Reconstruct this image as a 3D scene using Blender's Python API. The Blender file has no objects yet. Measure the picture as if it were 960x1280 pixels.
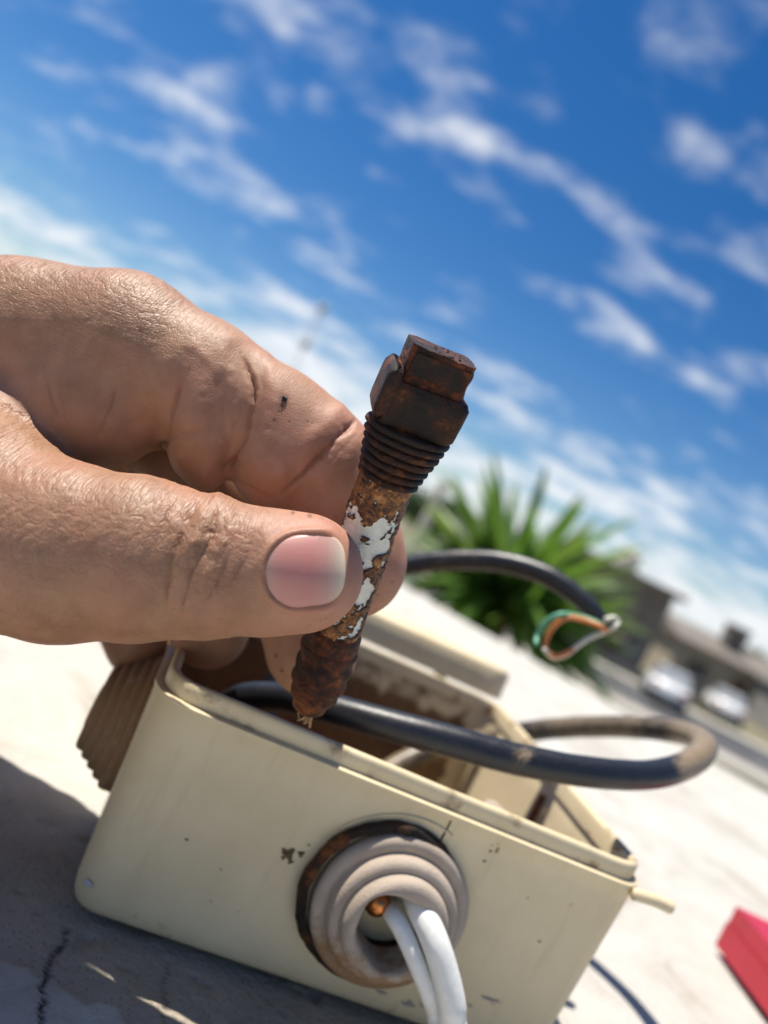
import bpy, bmesh, math, random
import numpy as np
from mathutils import Vector, Matrix

# ------------------------------------------------------------------ camera
scene = bpy.context.scene
COL = scene.collection
ROLL = math.radians(26.0)
PITCH = math.radians(1.3)
FPX = 960.0                       # focal length in photo pixels (960 x 1280 photo)
CAMH = 97.0                       # camera height over the ledge, mm
cF = np.array([0, math.cos(PITCH), -math.sin(PITCH)])
cZ = np.array([0, math.sin(PITCH), math.cos(PITCH)])
cX = np.array([1.0, 0, 0])
cR = math.cos(ROLL) * cX + math.sin(ROLL) * cZ
cU = -math.sin(ROLL) * cX + math.cos(ROLL) * cZ
cam_data = bpy.data.cameras.new('camera')
cam = bpy.data.objects.new('camera', cam_data)
COL.objects.link(cam)
M = Matrix.Identity(4)
for i in range(3):
    M[i][0], M[i][1], M[i][2] = cR[i], cU[i], -cF[i]
M[2][3] = CAMH / 1000
cam.matrix_world = M
cam_data.sensor_fit = 'VERTICAL'
cam_data.sensor_height = 6.4
cam_data.lens = 4.8
cam_data.clip_start = 0.005
cam_data.clip_end = 3000
cam_data.dof.use_dof = True
cam_data.dof.focus_distance = 0.117
cam_data.dof.aperture_fstop = 2.05
scene.camera = cam

# ------------------------------------------------------------------ sun, sky, exposure
SUN_EL, SUN_AZ = math.radians(71), math.radians(-64)      # azimuth from +Y towards +X
S = Vector((math.sin(SUN_AZ) * math.cos(SUN_EL), math.cos(SUN_AZ) * math.cos(SUN_EL), math.sin(SUN_EL)))
sd = bpy.data.lights.new('sun', 'SUN')
sd.energy = 5.0
sd.angle = math.radians(0.53)
sd.color = (1.0, 0.935, 0.83)
sun = bpy.data.objects.new('sun', sd)
COL.objects.link(sun)
sun.location = S * 5
sun.rotation_euler = S.to_track_quat('Z', 'Y').to_euler()
scene.view_settings.view_transform = 'Standard'
scene.view_settings.look = 'None'
scene.view_settings.exposure = 0.62
scene.view_settings.gamma = 1.0
scene.cycles.use_denoising = True
scene.cycles.max_bounces = 8

world = bpy.data.worlds.new('World')
scene.world = world
world.use_nodes = True


class NT:
    """small helper around a node tree"""
    def __init__(s, tree):
        s.t = tree
        for n in list(tree.nodes):
            tree.nodes.remove(n)

    def n(s, kind, ins=None, **props):
        nd = s.t.nodes.new(kind)
        for k, v in props.items():
            setattr(nd, k, v)
        for k, v in (ins or {}).items():
            sock = nd.inputs[k]
            if isinstance(v, bpy.types.NodeSocket):
                s.t.links.new(v, sock)
            else:
                sock.default_value = v
        return nd

    def math(s, op, a, b=0.0, c=None, clamp=False):
        nd = s.n('ShaderNodeMath', operation=op, use_clamp=clamp)
        for i, v in enumerate((a, b) if c is None else (a, b, c)):
            if isinstance(v, bpy.types.NodeSocket):
                s.t.links.new(v, nd.inputs[i])
            else:
                nd.inputs[i].default_value = v
        return nd.outputs[0]

    def ramp(s, fac, stops, interp='LINEAR'):
        nd = s.n('ShaderNodeValToRGB', {0: fac})
        cr = nd.color_ramp
        cr.interpolation = interp
        while len(cr.elements) < len(stops):
            cr.elements.new(0.5)
        for e, (p, c) in zip(cr.elements, stops):
            e.position = p
            e.color = tuple(c) + (1,) if len(c) == 3 else c
        return nd.outputs[0]

    def mix(s, fac, a, b, mode='MIX'):
        nd = s.n('ShaderNodeMix', data_type='RGBA', blend_type=mode)
        for i, v in ((0, fac), (6, a), (7, b)):
            if isinstance(v, bpy.types.NodeSocket):
                s.t.links.new(v, nd.inputs[i])
            else:
                nd.inputs[i].default_value = v if i == 0 else (tuple(v) + (1,) if len(v) == 3 else v)
        return nd.outputs[2]

    def noise(s, vec, scale, detail=4, rough=0.55, dist=0.0):
        return s.n('ShaderNodeTexNoise', {'Vector': vec, 'Scale': scale, 'Detail': detail, 'Roughness': rough, 'Distortion': dist}).outputs[0]

    def smooth(s, v, a, b):
        nd = s.n('ShaderNodeMapRange', {0: v, 1: a, 2: b, 3: 0.0, 4: 1.0}, interpolation_type='SMOOTHSTEP')
        return nd.outputs[0]


w = NT(world.node_tree)
tc = w.n('ShaderNodeTexCoord')
sky = w.n('ShaderNodeTexSky', sky_type='NISHITA', sun_disc=False, sun_elevation=SUN_EL, sun_rotation=SUN_AZ % (2 * math.pi),
          altitude=300, air_density=1.0, dust_density=0.2, ozone_density=2.5)
sky_out = w.n('ShaderNodeHueSaturation', {'Hue': 0.506, 'Saturation': 1.38, 'Value': 1.0, 'Color': sky.outputs[0]}).outputs[0]
sep = w.n('ShaderNodeSeparateXYZ', {0: tc.outputs['Generated']})
zz = w.math('ADD', w.math('MAXIMUM', sep.outputs[2], 0.0), 0.30)
cx = w.math('DIVIDE', sep.outputs[0], zz)
cy = w.math('DIVIDE', sep.outputs[1], zz)
cv = w.n('ShaderNodeCombineXYZ', {0: cx, 1: cy, 2: 0.0}).outputs[0]
cmap = w.n('ShaderNodeMapping', {'Vector': cv, 'Location': (63.1, 5.7, 0.0), 'Rotation': (0, 0, 0.12), 'Scale': (0.85, 1.3, 1.0)}).outputs[0]
n1 = w.noise(cmap, 7.0, 5, 0.54, 0.1)
n2 = w.noise(cmap, 2.3, 3, 0.5, 0.1)
cov = w.math('ADD', w.math('MULTIPLY', n1, 0.62), w.math('MULTIPLY', n2, 0.55))
hor = w.smooth(sep.outputs[2], 0.22, 0.03)          # more cloud towards the horizon
cov = w.math('ADD', cov, w.math('MULTIPLY', hor, 0.17))
mask = w.math('MULTIPLY', w.smooth(cov, 0.565, 0.86), w.smooth(sep.outputs[2], -0.02, 0.0))
cloud = w.ramp(n1, [(0.35, (7.8, 8.3, 9.0)), (0.75, (9.8, 9.9, 10.0))])
skyc = w.mix(w.math('MULTIPLY', mask, 0.92), sky_out, cloud)
bg = w.n('ShaderNodeBackground', {0: skyc, 1: 0.068})
w.n('ShaderNodeOutputWorld', {0: bg.outputs[0]})


# ------------------------------------------------------------------ coordinates (mm -> m)
def c2w(p):
    """camera-frame mm (x right, y down, z forward) -> world m"""
    p = np.asarray(p, float)
    return (p[..., :1] * cR - p[..., 1:2] * cU + p[..., 2:3] * cF) * 0.001 + np.array([0, 0, CAMH * 0.001])


def pc(px, py, d):
    return np.array([(px - 480) * d / FPX, (py - 640) * d / FPX, d])


def P(px, py, d):
    return c2w(pc(px, py, d))


def ground(px, py, z=0.0):
    """point of the level plane z (m) seen at a pixel"""
    r = (px - 480) / FPX * cR - (py - 640) / FPX * cU + cF
    t = (z - CAMH * 0.001) / r[2]
    return np.array([0, 0, CAMH * 0.001]) + r * t


# ------------------------------------------------------------------ noise in numpy
_TAB = np.random.default_rng(7).random(65536).astype(np.float32)


def vnoise(p, seed=0):
    p = np.asarray(p, np.float32)
    i = np.floor(p)
    f = p - i
    f = f * f * (3 - 2 * f)
    i = i.astype(np.int32)
    fx, fy, fz = f[:, 0], f[:, 1], f[:, 2]
    hx = [(i[:, 0] + a) * np.int32(73856093 & 0xFFFFF) for a in (0, 1)]
    hy = [(i[:, 1] + a) * np.int32(19349663 & 0xFFFFF) for a in (0, 1)]
    hz_ = [(i[:, 2] + a) * np.int32(83492791 & 0xFFFFF) + np.int32(seed * 7919) for a in (0, 1)]

    def g(a, b, c):
        h = hx[a] ^ hy[b] ^ hz_[c]
        return _TAB[(h ^ (h >> 11)) & 65535]
    c0 = [[g(0, b, c) * (1 - fx) + g(1, b, c) * fx for c in (0, 1)] for b in (0, 1)]
    d0 = [c0[0][c] * (1 - fy) + c0[1][c] * fy for c in (0, 1)]
    return d0[0] * (1 - fz) + d0[1] * fz


def fbm(p, octaves=4, seed=0, gain=0.5):
    p = np.asarray(p, np.float32)
    s, amp, tot = 0, 1.0, 0
    for o in range(octaves):
        s = s + amp * vnoise(p * 2 ** o, seed + o * 17)
        tot += amp
        amp *= gain
    return s / tot - 0.5


def seg_dist(q, pts):
    """distance of 2D/3D points q to a polyline"""
    pts = np.asarray(pts, float)
    best = np.full(len(q), 1e9)
    for a, b in zip(pts[:-1], pts[1:]):
        ab = b - a
        t = np.clip(((q - a) @ ab) / (ab @ ab), 0, 1)
        best = np.minimum(best, np.linalg.norm(q - a - t[:, None] * ab, axis=1))
    return best


def catmull(pts, n=12):
    pts = [np.asarray(p, float) for p in pts]
    pts = [2 * pts[0] - pts[1]] + pts + [2 * pts[-1] - pts[-2]]
    out = []
    for i in range(1, len(pts) - 2):
        p0, p1, p2, p3 = pts[i - 1:i + 3]
        for k in range(n):
            t = k / n
            out.append(0.5 * (2 * p1 + (p2 - p0) * t + (2 * p0 - 5 * p1 + 4 * p2 - p3) * t * t + (3 * p1 - p0 - 3 * p2 + p3) * t ** 3))
    out.append(pts[-2])
    return np.array(out)


def sstep(x, a, b):
    t = np.clip((x - a) / (b - a), 0, 1)
    return t * t * (3 - 2 * t)


# ------------------------------------------------------------------ object helpers
def tag(o, label=None, cat=None, group=None, kind=None):
    for k, v in (('label', label), ('category', cat), ('group', group), ('kind', kind)):
        if v:
            o[k] = v
    return o


def link(name, me, mat=None, parent=None, smooth=True):
    o = bpy.data.objects.new(name, me)
    COL.objects.link(o)
    if mat is not None and len(me.materials) == 0:
        me.materials.append(mat)
    if parent is not None:
        o.parent = parent
    if smooth:
        me.polygons.foreach_set('use_smooth', [True] * len(me.polygons))
    return o


def mesh_np(name, verts, faces):
    """verts (N,3) m, faces (M,4) int or list"""
    me = bpy.data.meshes.new(name)
    if isinstance(faces, np.ndarray):
        n = faces.shape[1]
        me.vertices.add(len(verts))
        me.vertices.foreach_set('co', np.asarray(verts, np.float32).ravel())
        me.loops.add(faces.size)
        me.loops.foreach_set('vertex_index', faces.astype(np.int32).ravel())
        me.polygons.add(len(faces))
        me.polygons.foreach_set('loop_start', np.arange(0, faces.size, n, dtype=np.int32))
        me.update(calc_edges=True)
        me.validate()
    else:
        me.from_pydata([tuple(v) for v in verts], [], [tuple(f) for f in faces])
        me.update()
    return me


def empty(name, loc=(0, 0, 0), rz=0.0):
    o = bpy.data.objects.new(name, None)
    COL.objects.link(o)
    o.empty_display_size = 0.01
    o.location = loc
    o.rotation_euler = (0, 0, rz)
    return o


def grid_faces(nu, nv, wrap_u=False):
    fs = []
    for j in range(nv - 1):
        for i in range(nu if wrap_u else nu - 1):
            a = j * nu + i
            b = j * nu + (i + 1) % nu
            fs.append((a, b, b + nu, a + nu))
    return fs


def tube(name, pts, r, mat, parent=None, seg=16, sub=10, cap=True, rough=0.0, seed=0, raw=False):
    """tube through points (m); r number or list per point (m)"""
    C = np.array(pts, float) if raw else catmull(pts, sub)
    n = len(C)
    rr = np.full(n, r) if np.isscalar(r) else np.interp(np.linspace(0, 1, n), np.linspace(0, 1, len(r)), r)
    T = np.gradient(C, axis=0)
    T /= np.linalg.norm(T, axis=1)[:, None]
    up = np.array([0.13, 0.21, 0.97])
    nrm = np.cross(T[0], up)
    nrm /= np.linalg.norm(nrm)
    V = []
    ang = np.linspace(0, 2 * np.pi, seg, endpoint=False)
    for i in range(n):
        nrm = nrm - T[i] * (nrm @ T[i])
        nrm /= np.linalg.norm(nrm)
        bn = np.cross(T[i], nrm)
        ring = np.cos(ang)[:, None] * nrm + np.sin(ang)[:, None] * bn
        V.append(C[i] + ring * rr[i])
    V = np.concatenate(V)
    if rough:
        axis = np.repeat(C, seg, axis=0)
        dirn = V - axis
        V = V + dirn / np.linalg.norm(dirn, axis=1)[:, None] * (fbm(V / (4 * max(rr)) * 4, 3, seed) * rough)[:, None]
    F = grid_faces(seg, n, True)
    if cap:
        V = np.vstack([V, C[0] - T[0] * rr[0] * 0.3, C[-1] + T[-1] * rr[-1] * 0.3])
        a, b = n * seg, n * seg + 1
        for i in range(seg):
            F.append(((i + 1) % seg, i, a))
            F.append(((n - 1) * seg + i, (n - 1) * seg + (i + 1) % seg, b))
    return link(name, mesh_np(name, V, F), mat, parent)


def frame(origin, ex, ey, ez):
    m = Matrix.Identity(4)
    for i in range(3):
        m[i][0], m[i][1], m[i][2], m[i][3] = ex[i], ey[i], ez[i], origin[i]
    return m


def bm_obj(name, bm, mat, parent=None, smooth=False, bevel=0.0, seg=2, angle=0.5):
    if bevel:
        es = [e for e in bm.edges if len(e.link_faces) == 2 and e.calc_face_angle(0) > angle]
        bmesh.ops.bevel(bm, geom=es, offset=bevel, segments=seg, affect='EDGES', profile=0.5)
    bmesh.ops.recalc_face_normals(bm, faces=bm.faces)
    me = bpy.data.meshes.new(name)
    bm.to_mesh(me)
    bm.free()
    return link(name, me, mat, parent, smooth)


def box_bm(bm, x0, x1, y0, y1, z0, z1):
    vs = [bm.verts.new(p) for p in ((x0, y0, z0), (x1, y0, z0), (x1, y1, z0), (x0, y1, z0), (x0, y0, z1), (x1, y0, z1), (x1, y1, z1), (x0, y1, z1))]
    for f in ((3, 2, 1, 0), (4, 5, 6, 7), (0, 1, 5, 4), (1, 2, 6, 5), (2, 3, 7, 6), (3, 0, 4, 7)):
        bm.faces.new([vs[i] for i in f])
    return vs


def box(name, x0, x1, y0, y1, z0, z1, mat, parent=None, bevel=0.0):
    bm = bmesh.new()
    box_bm(bm, x0, x1, y0, y1, z0, z1)
    return bm_obj(name, bm, mat, parent, bevel=bevel)


def lathe(profile, seg=48, squash=None):
    """profile [(r, h)] about +Z -> verts, faces"""
    ang = np.linspace(0, 2 * np.pi, seg, endpoint=False)
    V = np.concatenate([np.stack([np.cos(ang) * r, np.sin(ang) * r, np.full(seg, h)], 1) for r, h in profile])
    return V, grid_faces(seg, len(profile), True)


# ------------------------------------------------------------------ materials
MATS = {}


def mat(name, build):
    if name in MATS:
        return MATS[name]
    m = bpy.data.materials.new(name)
    m.use_nodes = True
    t = NT(m.node_tree)
    bs = t.n('ShaderNodeBsdfPrincipled')
    t.n('ShaderNodeOutputMaterial', {0: bs.outputs[0]})
    build(t, bs)
    MATS[name] = m
    return m


def setin(t, bs, **kw):
    for k, v in kw.items():
        k = k.replace('_', ' ')
        if isinstance(v, bpy.types.NodeSocket):
            t.t.links.new(v, bs.inputs[k])
        elif isinstance(v, tuple) and len(v) == 3 and bs.inputs[k].type == 'RGBA':
            bs.inputs[k].default_value = v + (1,)
        else:
            bs.inputs[k].default_value = v


def objmm(t, s=1000.0):
    tcn = t.n('ShaderNodeTexCoord')
    return t.n('ShaderNodeVectorMath', {0: tcn.outputs['Object'], 1: (s, s, s)}, operation='MULTIPLY').outputs[0]


def attr(t, name):
    return t.n('ShaderNodeAttribute', attribute_name=name).outputs['Fac']


def bump(t, h, dist, strength=1.0, normal=None):
    ins = {'Height': h, 'Distance': dist, 'Strength': strength}
    if normal is not None:
        ins['Normal'] = normal
    return t.n('ShaderNodeBump', ins).outputs[0]


def simple(name, col, rough=0.6, var=0.15, scale=3.0, bumpd=0.0, unit=1.0, metallic=0.0, spec=0.5):
    def b(t, bs):
        v = objmm(t, unit)
        n = t.noise(v, scale, 5, 0.6)
        lo = tuple(c * (1 - var) for c in col)
        hi = tuple(min(1, c * (1 + var)) for c in col)
        setin(t, bs, Base_Color=t.ramp(n, [(0.3, lo), (0.7, hi)]), Roughness=rough, Metallic=metallic)
        bs.inputs['Specular IOR Level'].default_value = spec
        if bumpd:
            setin(t, bs, Normal=bump(t, n, bumpd))
    return mat(name, b)


def m_skin(t, bs):
    v = objmm(t)
    mott = t.noise(v, 0.22, 4, 0.6)
    fine = t.noise(v, 1.6, 4, 0.6)
    tan = t.ramp(mott, [(0.3, (0.245, 0.124, 0.066)), (0.7, (0.335, 0.182, 0.104))])
    pinkc = t.ramp(mott, [(0.3, (0.37, 0.168, 0.108)), (0.7, (0.44, 0.215, 0.148))])
    col = t.mix(attr(t, 'pink'), tan, pinkc)
    col = t.mix(t.math('MULTIPLY', t.smooth(fine, 0.45, 0.75), 0.22), col, (0.43, 0.235, 0.15))
    blot = t.noise(v, 0.11, 3, 0.6, 0.4)
    col = t.mix(t.math('MULTIPLY', t.smooth(blot, 0.48, 0.70), 0.24), col, (0.40, 0.150, 0.100))
    col = t.mix(t.math('MULTIPLY', t.smooth(blot, 0.42, 0.28), 0.30), col, (0.40, 0.245, 0.15))
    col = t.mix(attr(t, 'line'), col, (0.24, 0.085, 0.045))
    spk = t.n('ShaderNodeTexVoronoi', {'Vector': v, 'Scale': 0.16}).outputs['Distance']
    col = t.mix(t.math('MULTIPLY', t.smooth(spk, 0.045, 0.02), 0.35), col, (0.16, 0.07, 0.035))
    col = t.mix(attr(t, 'dirt'), col, (0.05, 0.02, 0.01))
    sv = t.n('ShaderNodeCombineXYZ', {0: attr(t, 'su'), 1: attr(t, 'sv'), 2: 0.0}).outputs[0]
    warp = t.n('ShaderNodeTexNoise', {'Vector': v, 'Scale': 0.8, 'Detail': 2.0}).outputs['Color']
    wv = t.n('ShaderNodeVectorMath', {0: warp, 1: (0.45, 0.45, 0.0), 2: sv}, operation='MULTIPLY_ADD').outputs[0]
    ve = t.n('ShaderNodeTexVoronoi', {'Vector': wv, 'Scale': 1.0, 'Randomness': 0.6}, feature='DISTANCE_TO_EDGE', voronoi_dimensions='2D').outputs['Distance']
    ve2 = t.n('ShaderNodeTexVoronoi', {'Vector': wv, 'Scale': 2.3, 'Randomness': 0.9}, feature='DISTANCE_TO_EDGE', voronoi_dimensions='2D').outputs['Distance']
    cell = t.smooth(ve, 0.0, 0.17)
    cell2 = t.smooth(ve2, 0.0, 0.25)
    d = attr(t, 'dorsal')
    la_ = t.noise(t.n('ShaderNodeVectorMath', {0: wv, 1: (1.9, 0.22, 1.0)}, operation='MULTIPLY').outputs[0], 1.0, 3, 0.55)
    lb_ = t.noise(t.n('ShaderNodeVectorMath', {0: wv, 1: (0.22, 1.9, 1.0)}, operation='MULTIPLY').outputs[0], 1.0, 3, 0.55)
    ra_ = t.smooth(t.math('ABSOLUTE', t.math('SUBTRACT', la_, 0.5)), 0.0, 0.085)
    rb_ = t.smooth(t.math('ABSOLUTE', t.math('SUBTRACT', lb_, 0.5)), 0.0, 0.085)
    lines = t.math('MINIMUM', ra_, rb_)
    h = t.math('ADD', t.math('ADD', t.math('MULTIPLY', cell, t.math('MULTIPLY', d, 0.75)), t.math('MULTIPLY', lines, t.math('MULTIPLY_ADD', d, 0.45, 0.12))), t.math('MULTIPLY', cell2, t.math('MULTIPLY_ADD', d, 0.25, 0.2)))
    h = t.math('ADD', h, t.math('MULTIPLY', fine, 0.45))
    rgh = t.math('MULTIPLY_ADD', fine, 0.25, t.math('MULTIPLY_ADD', d, -0.10, 0.47))
    setin(t, bs, Base_Color=col, Roughness=rgh, Normal=bump(t, h, 0.00011, 0.52))
    setin(t, bs, Subsurface_Weight=0.35, Subsurface_Scale=0.0018, Subsurface_Radius=(1.0, 0.32, 0.16))
    bs.inputs['Specular IOR Level'].default_value = 0.42


def m_nail(t, bs):
    s = attr(t, 'along')
    e = attr(t, 'edge')
    v = objmm(t)
    st = t.n('ShaderNodeCombineXYZ', {0: t.math('MULTIPLY', s, 1.2), 1: t.math('MULTIPLY', attr(t, 'across'), 22.0), 2: 0.0}).outputs[0]
    nz = t.noise(st, 1.0, 3, 0.6)
    col = t.ramp(s, [(0.0, (0.46, 0.27, 0.225)), (0.22, (0.47, 0.20, 0.17)), (0.6, (0.47, 0.19, 0.165)), (0.80, (0.47, 0.245, 0.205)), (0.90, (0.49, 0.34, 0.275)), (0.97, (0.56, 0.45, 0.34)), (1.0, (0.66, 0.55, 0.40))])
    col = t.mix(t.math('MULTIPLY', e, 0.22), col, (0.50, 0.34, 0.28))
    col = t.mix(t.math('MULTIPLY', t.smooth(nz, 0.4, 0.7), 0.07), col, (0.6, 0.38, 0.32))
    setin(t, bs, Base_Color=col, Roughness=0.42, Normal=bump(t, nz, 0.00005, 0.45))
    setin(t, bs, Subsurface_Weight=0.25, Subsurface_Scale=0.001, Subsurface_Radius=(1.0, 0.4, 0.25), Coat_Weight=0.12, Coat_Roughness=0.25)


def m_cream(t, bs):
    v = objmm(t)
    n = t.noise(v, 0.05, 5, 0.6)
    f = t.noise(v, 0.9, 4, 0.7)
    col = t.ramp(n, [(0.3, (0.59, 0.49, 0.31)), (0.7, (0.675, 0.575, 0.38))])
    smear = t.n('ShaderNodeMapping', {'Vector': v, 'Scale': (0.25, 0.25, 0.03)}).outputs[0]
    sm = t.noise(smear, 1.0, 5, 0.65)
    col = t.mix(t.math('MULTIPLY', t.smooth(sm, 0.5, 0.75), 0.36), col, (0.46, 0.37, 0.22))
    col = t.mix(t.math('MULTIPLY', t.smooth(f, 0.66, 0.78), 0.3), col, (0.22, 0.15, 0.08))
    rust = t.noise(v, 0.12, 6, 0.65, 0.6)
    g = attr(t, 'grime_shade')  # dirt, and inside the box also painted-in shade
    gm = t.smooth(t.math('ADD', rust, t.math('MULTIPLY', g, 0.75)), 0.72, 1.0)
    col = t.mix(gm, col, t.ramp(f, [(0.35, (0.06, 0.026, 0.010)), (0.65, (0.20, 0.095, 0.036))]))
    setin(t, bs, Base_Color=col, Roughness=t.math('MULTIPLY_ADD', f, 0.25, 0.38), Normal=bump(t, t.math('ADD', f, n), 0.00006, 0.6))


def m_rubber(t, bs):
    v = objmm(t)
    f = t.noise(v, 2.2, 5, 0.7)
    n = t.noise(v, 0.14, 4, 0.6)
    g = attr(t, 'grime_shade')
    col = t.ramp(n, [(0.3, (0.34, 0.275, 0.22)), (0.7, (0.44, 0.365, 0.30))])
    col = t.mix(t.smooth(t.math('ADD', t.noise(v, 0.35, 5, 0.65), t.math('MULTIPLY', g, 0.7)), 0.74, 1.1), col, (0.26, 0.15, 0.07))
    col = t.mix(t.math('MULTIPLY', t.smooth(f, 0.5, 0.75), 0.4), col, (0.54, 0.47, 0.39))
    setin(t, bs, Base_Color=col, Roughness=0.75, Normal=bump(t, f, 0.00028, 0.9))


def m_rust(t, bs):
    v = objmm(t)
    big = t.noise(v, 0.17, 4, 0.6, 0.4)
    n = t.noise(v, 0.55, 6, 0.68, 0.6)
    f = t.noise(v, 2.6, 5, 0.7)
    k = t.math('ADD', t.math('MULTIPLY', big, 0.55), t.math('MULTIPLY', n, 0.5))
    col = t.ramp(k, [(0.36, (0.004, 0.003, 0.002)), (0.46, (0.018, 0.007, 0.004)), (0.54, (0.060, 0.017, 0.006)), (0.62, (0.17, 0.046, 0.012)), (0.74, (0.34, 0.12, 0.03))])
    col = t.mix(t.math('MULTIPLY', t.smooth(f, 0.60, 0.74), 0.4), col, (0.15, 0.055, 0.022))
    setin(t, bs, Base_Color=col, Roughness=t.math('MULTIPLY_ADD', n, 0.75, 0.08), Normal=bump(t, t.math('ADD', t.math('MULTIPLY', n, 1.3), f), 0.0006, 0.8))
    bs.inputs['Specular IOR Level'].default_value = 0.3


def m_rustblack(t, bs):
    v = objmm(t)
    big = t.noise(v, 0.13, 4, 0.6, 0.5)
    n = t.noise(v, 0.5, 6, 0.68, 0.6)
    f = t.noise(v, 2.4, 5, 0.7)
    k = t.math('ADD', t.math('MULTIPLY', big, 0.65), t.math('MULTIPLY', n, 0.42))
    col = t.ramp(k, [(0.38, (0.004, 0.0035, 0.003)), (0.485, (0.011, 0.006, 0.004)), (0.56, (0.035, 0.011, 0.004)), (0.64, (0.14, 0.042, 0.009)), (0.74, (0.30, 0.10, 0.02))])
    col = t.mix(t.math('MULTIPLY', t.smooth(f, 0.62, 0.76), 0.25), col, (0.085, 0.045, 0.026))
    setin(t, bs, Base_Color=col, Roughness=t.math('MULTIPLY_ADD', n, 0.7, 0.12), Normal=bump(t, t.math('ADD', n, f), 0.0004, 0.8))
    bs.inputs['Specular IOR Level'].default_value = 0.28


def m_jacket(t, bs):
    """white sheath with flaking rust crust"""
    v = objmm(t)
    cr = attr(t, 'crust')
    f = t.noise(v, 2.2, 5, 0.7)
    n = t.noise(v, 0.6, 5, 0.65, 0.5)
    white = t.ramp(n, [(0.3, (0.50, 0.50, 0.43)), (0.7, (0.70, 0.70, 0.63))])
    white = t.mix(t.math('MULTIPLY', t.smooth(f, 0.6, 0.75), 0.4), white, (0.40, 0.25, 0.12))
    k = t.math('ADD', t.math('MULTIPLY', n, 0.8), t.math('MULTIPLY', f, 0.25))
    rust = t.ramp(k, [(0.38, (0.020, 0.007, 0.003)), (0.48, (0.085, 0.028, 0.008)), (0.56, (0.23, 0.088, 0.020)), (0.64, (0.40, 0.19, 0.055)), (0.74, (0.52, 0.36, 0.19))])
    edge = t.math('MULTIPLY', t.smooth(cr, 0.44, 0.50), t.smooth(cr, 0.60, 0.51))
    rust = t.mix(t.math('MULTIPLY', edge, 0.75), rust, (0.035, 0.011, 0.004))
    m = t.smooth(cr, 0.46, 0.50)
    setin(t, bs, Base_Color=t.mix(m, white, rust), Roughness=t.math('MULTIPLY_ADD', n, 0.6, 0.12), Normal=bump(t, t.math('MULTIPLY', t.math('ADD', f, n), m), 0.0005, 0.8))


def m_blackcable(t, bs):
    v = objmm(t)
    f = t.noise(v, 1.4, 5, 0.7)
    n = t.noise(v, 0.07, 4, 0.6, 0.5)
    g = attr(t, 'grime_shade')
    col = t.ramp(f, [(0.35, (0.006, 0.007, 0.011)), (0.7, (0.016, 0.019, 0.027))])
    dust = t.smooth(t.math('ADD', t.math('ADD', t.math('MULTIPLY', n, 0.8), t.math('MULTIPLY', f, 0.35)), t.math('MULTIPLY', g, 0.55)), 0.66, 1.0)
    col = t.mix(dust, col, t.ramp(f, [(0.3, (0.13, 0.085, 0.045)), (0.7, (0.30, 0.24, 0.16))]))
    setin(t, bs, Base_Color=col, Roughness=t.math('MULTIPLY_ADD', f, 0.3, 0.24), Normal=bump(t, f, 0.0001, 0.7))


def m_whitecable(t, bs):
    v = objmm(t)
    f = t.noise(v, 0.8, 4, 0.6)
    col = t.ramp(f, [(0.3, (0.66, 0.67, 0.64)), (0.75, (0.76, 0.76, 0.73))])
    setin(t, bs, Base_Color=col, Roughness=0.38, Normal=bump(t, f, 0.00004, 0.5))
    setin(t, bs, Subsurface_Weight=0.1, Subsurface_Scale=0.001)


def m_ledge(t, bs):
    v = objmm(t)
    big = t.noise(v, 0.006, 6, 0.62, 0.6)
    mid = t.noise(v, 0.03, 6, 0.65, 0.8)
    f = t.noise(v, 0.7, 6, 0.7)
    grit = t.n('ShaderNodeTexVoronoi', {'Vector': v, 'Scale': 0.8}).outputs['Distance']
    pa = attr(t, 'paint')
    cem = t.ramp(mid, [(0.25, (0.29, 0.25, 0.195)), (0.75, (0.42, 0.365, 0.29))])
    cem = t.mix(t.math('MULTIPLY', t.smooth(f, 0.5, 0.72), 0.5), cem, (0.38, 0.34, 0.28))
    cem = t.mix(t.math('MULTIPLY', t.smooth(grit, 0.28, 0.1), 0.45), cem, (0.08, 0.07, 0.06))
    white = t.ramp(mid, [(0.30, (0.33, 0.295, 0.24)), (0.45, (0.45, 0.43, 0.39)), (0.68, (0.52, 0.505, 0.47))])
    white = t.mix(t.math('MULTIPLY', t.smooth(big, 0.52, 0.72), 0.55), white, (0.31, 0.285, 0.24))
    white = t.mix(t.math('MULTIPLY', t.smooth(f, 0.62, 0.76), 0.35), white, (0.29, 0.26, 0.215))
    col = t.mix(pa, cem, white)
    col = t.mix(attr(t, 'crack'), col, (0.025, 0.02, 0.016))
    setin(t, bs, Base_Color=col, Roughness=0.85, Normal=bump(t, t.math('ADD', f, t.math('MULTIPLY', grit, 0.6)), 0.0009, 0.7))


def m_leaf(t, bs):
    tcn = t.n('ShaderNodeObjectInfo')
    v = objmm(t, 1.0)
    n = t.noise(v, 3.0, 3)
    a = t.ramp(tcn.outputs['Random'], [(0.0, (0.06, 0.15, 0.02)), (0.6, (0.13, 0.26, 0.04)), (0.93, (0.21, 0.31, 0.07)), (1.0, (0.30, 0.22, 0.09))])
    col = t.mix(t.math('MULTIPLY', n, 0.4), a, (0.10, 0.17, 0.05))
    setin(t, bs, Base_Color=col, Roughness=0.42)
    tr = t.n('ShaderNodeBsdfTranslucent', {'Color': t.mix(0.5, col, (0.16, 0.30, 0.03))})
    mx = t.n('ShaderNodeMixShader', {0: 0.42, 1: bs.outputs[0], 2: tr.outputs[0]})
    outn = [n_ for n_ in t.t.nodes if n_.type == 'OUTPUT_MATERIAL'][0]
    t.t.links.new(mx.outputs[0], outn.inputs[0])


def m_glassdark(t, bs):
    setin(t, bs, Base_Color=(0.02, 0.024, 0.028), Roughness=0.08)


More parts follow.
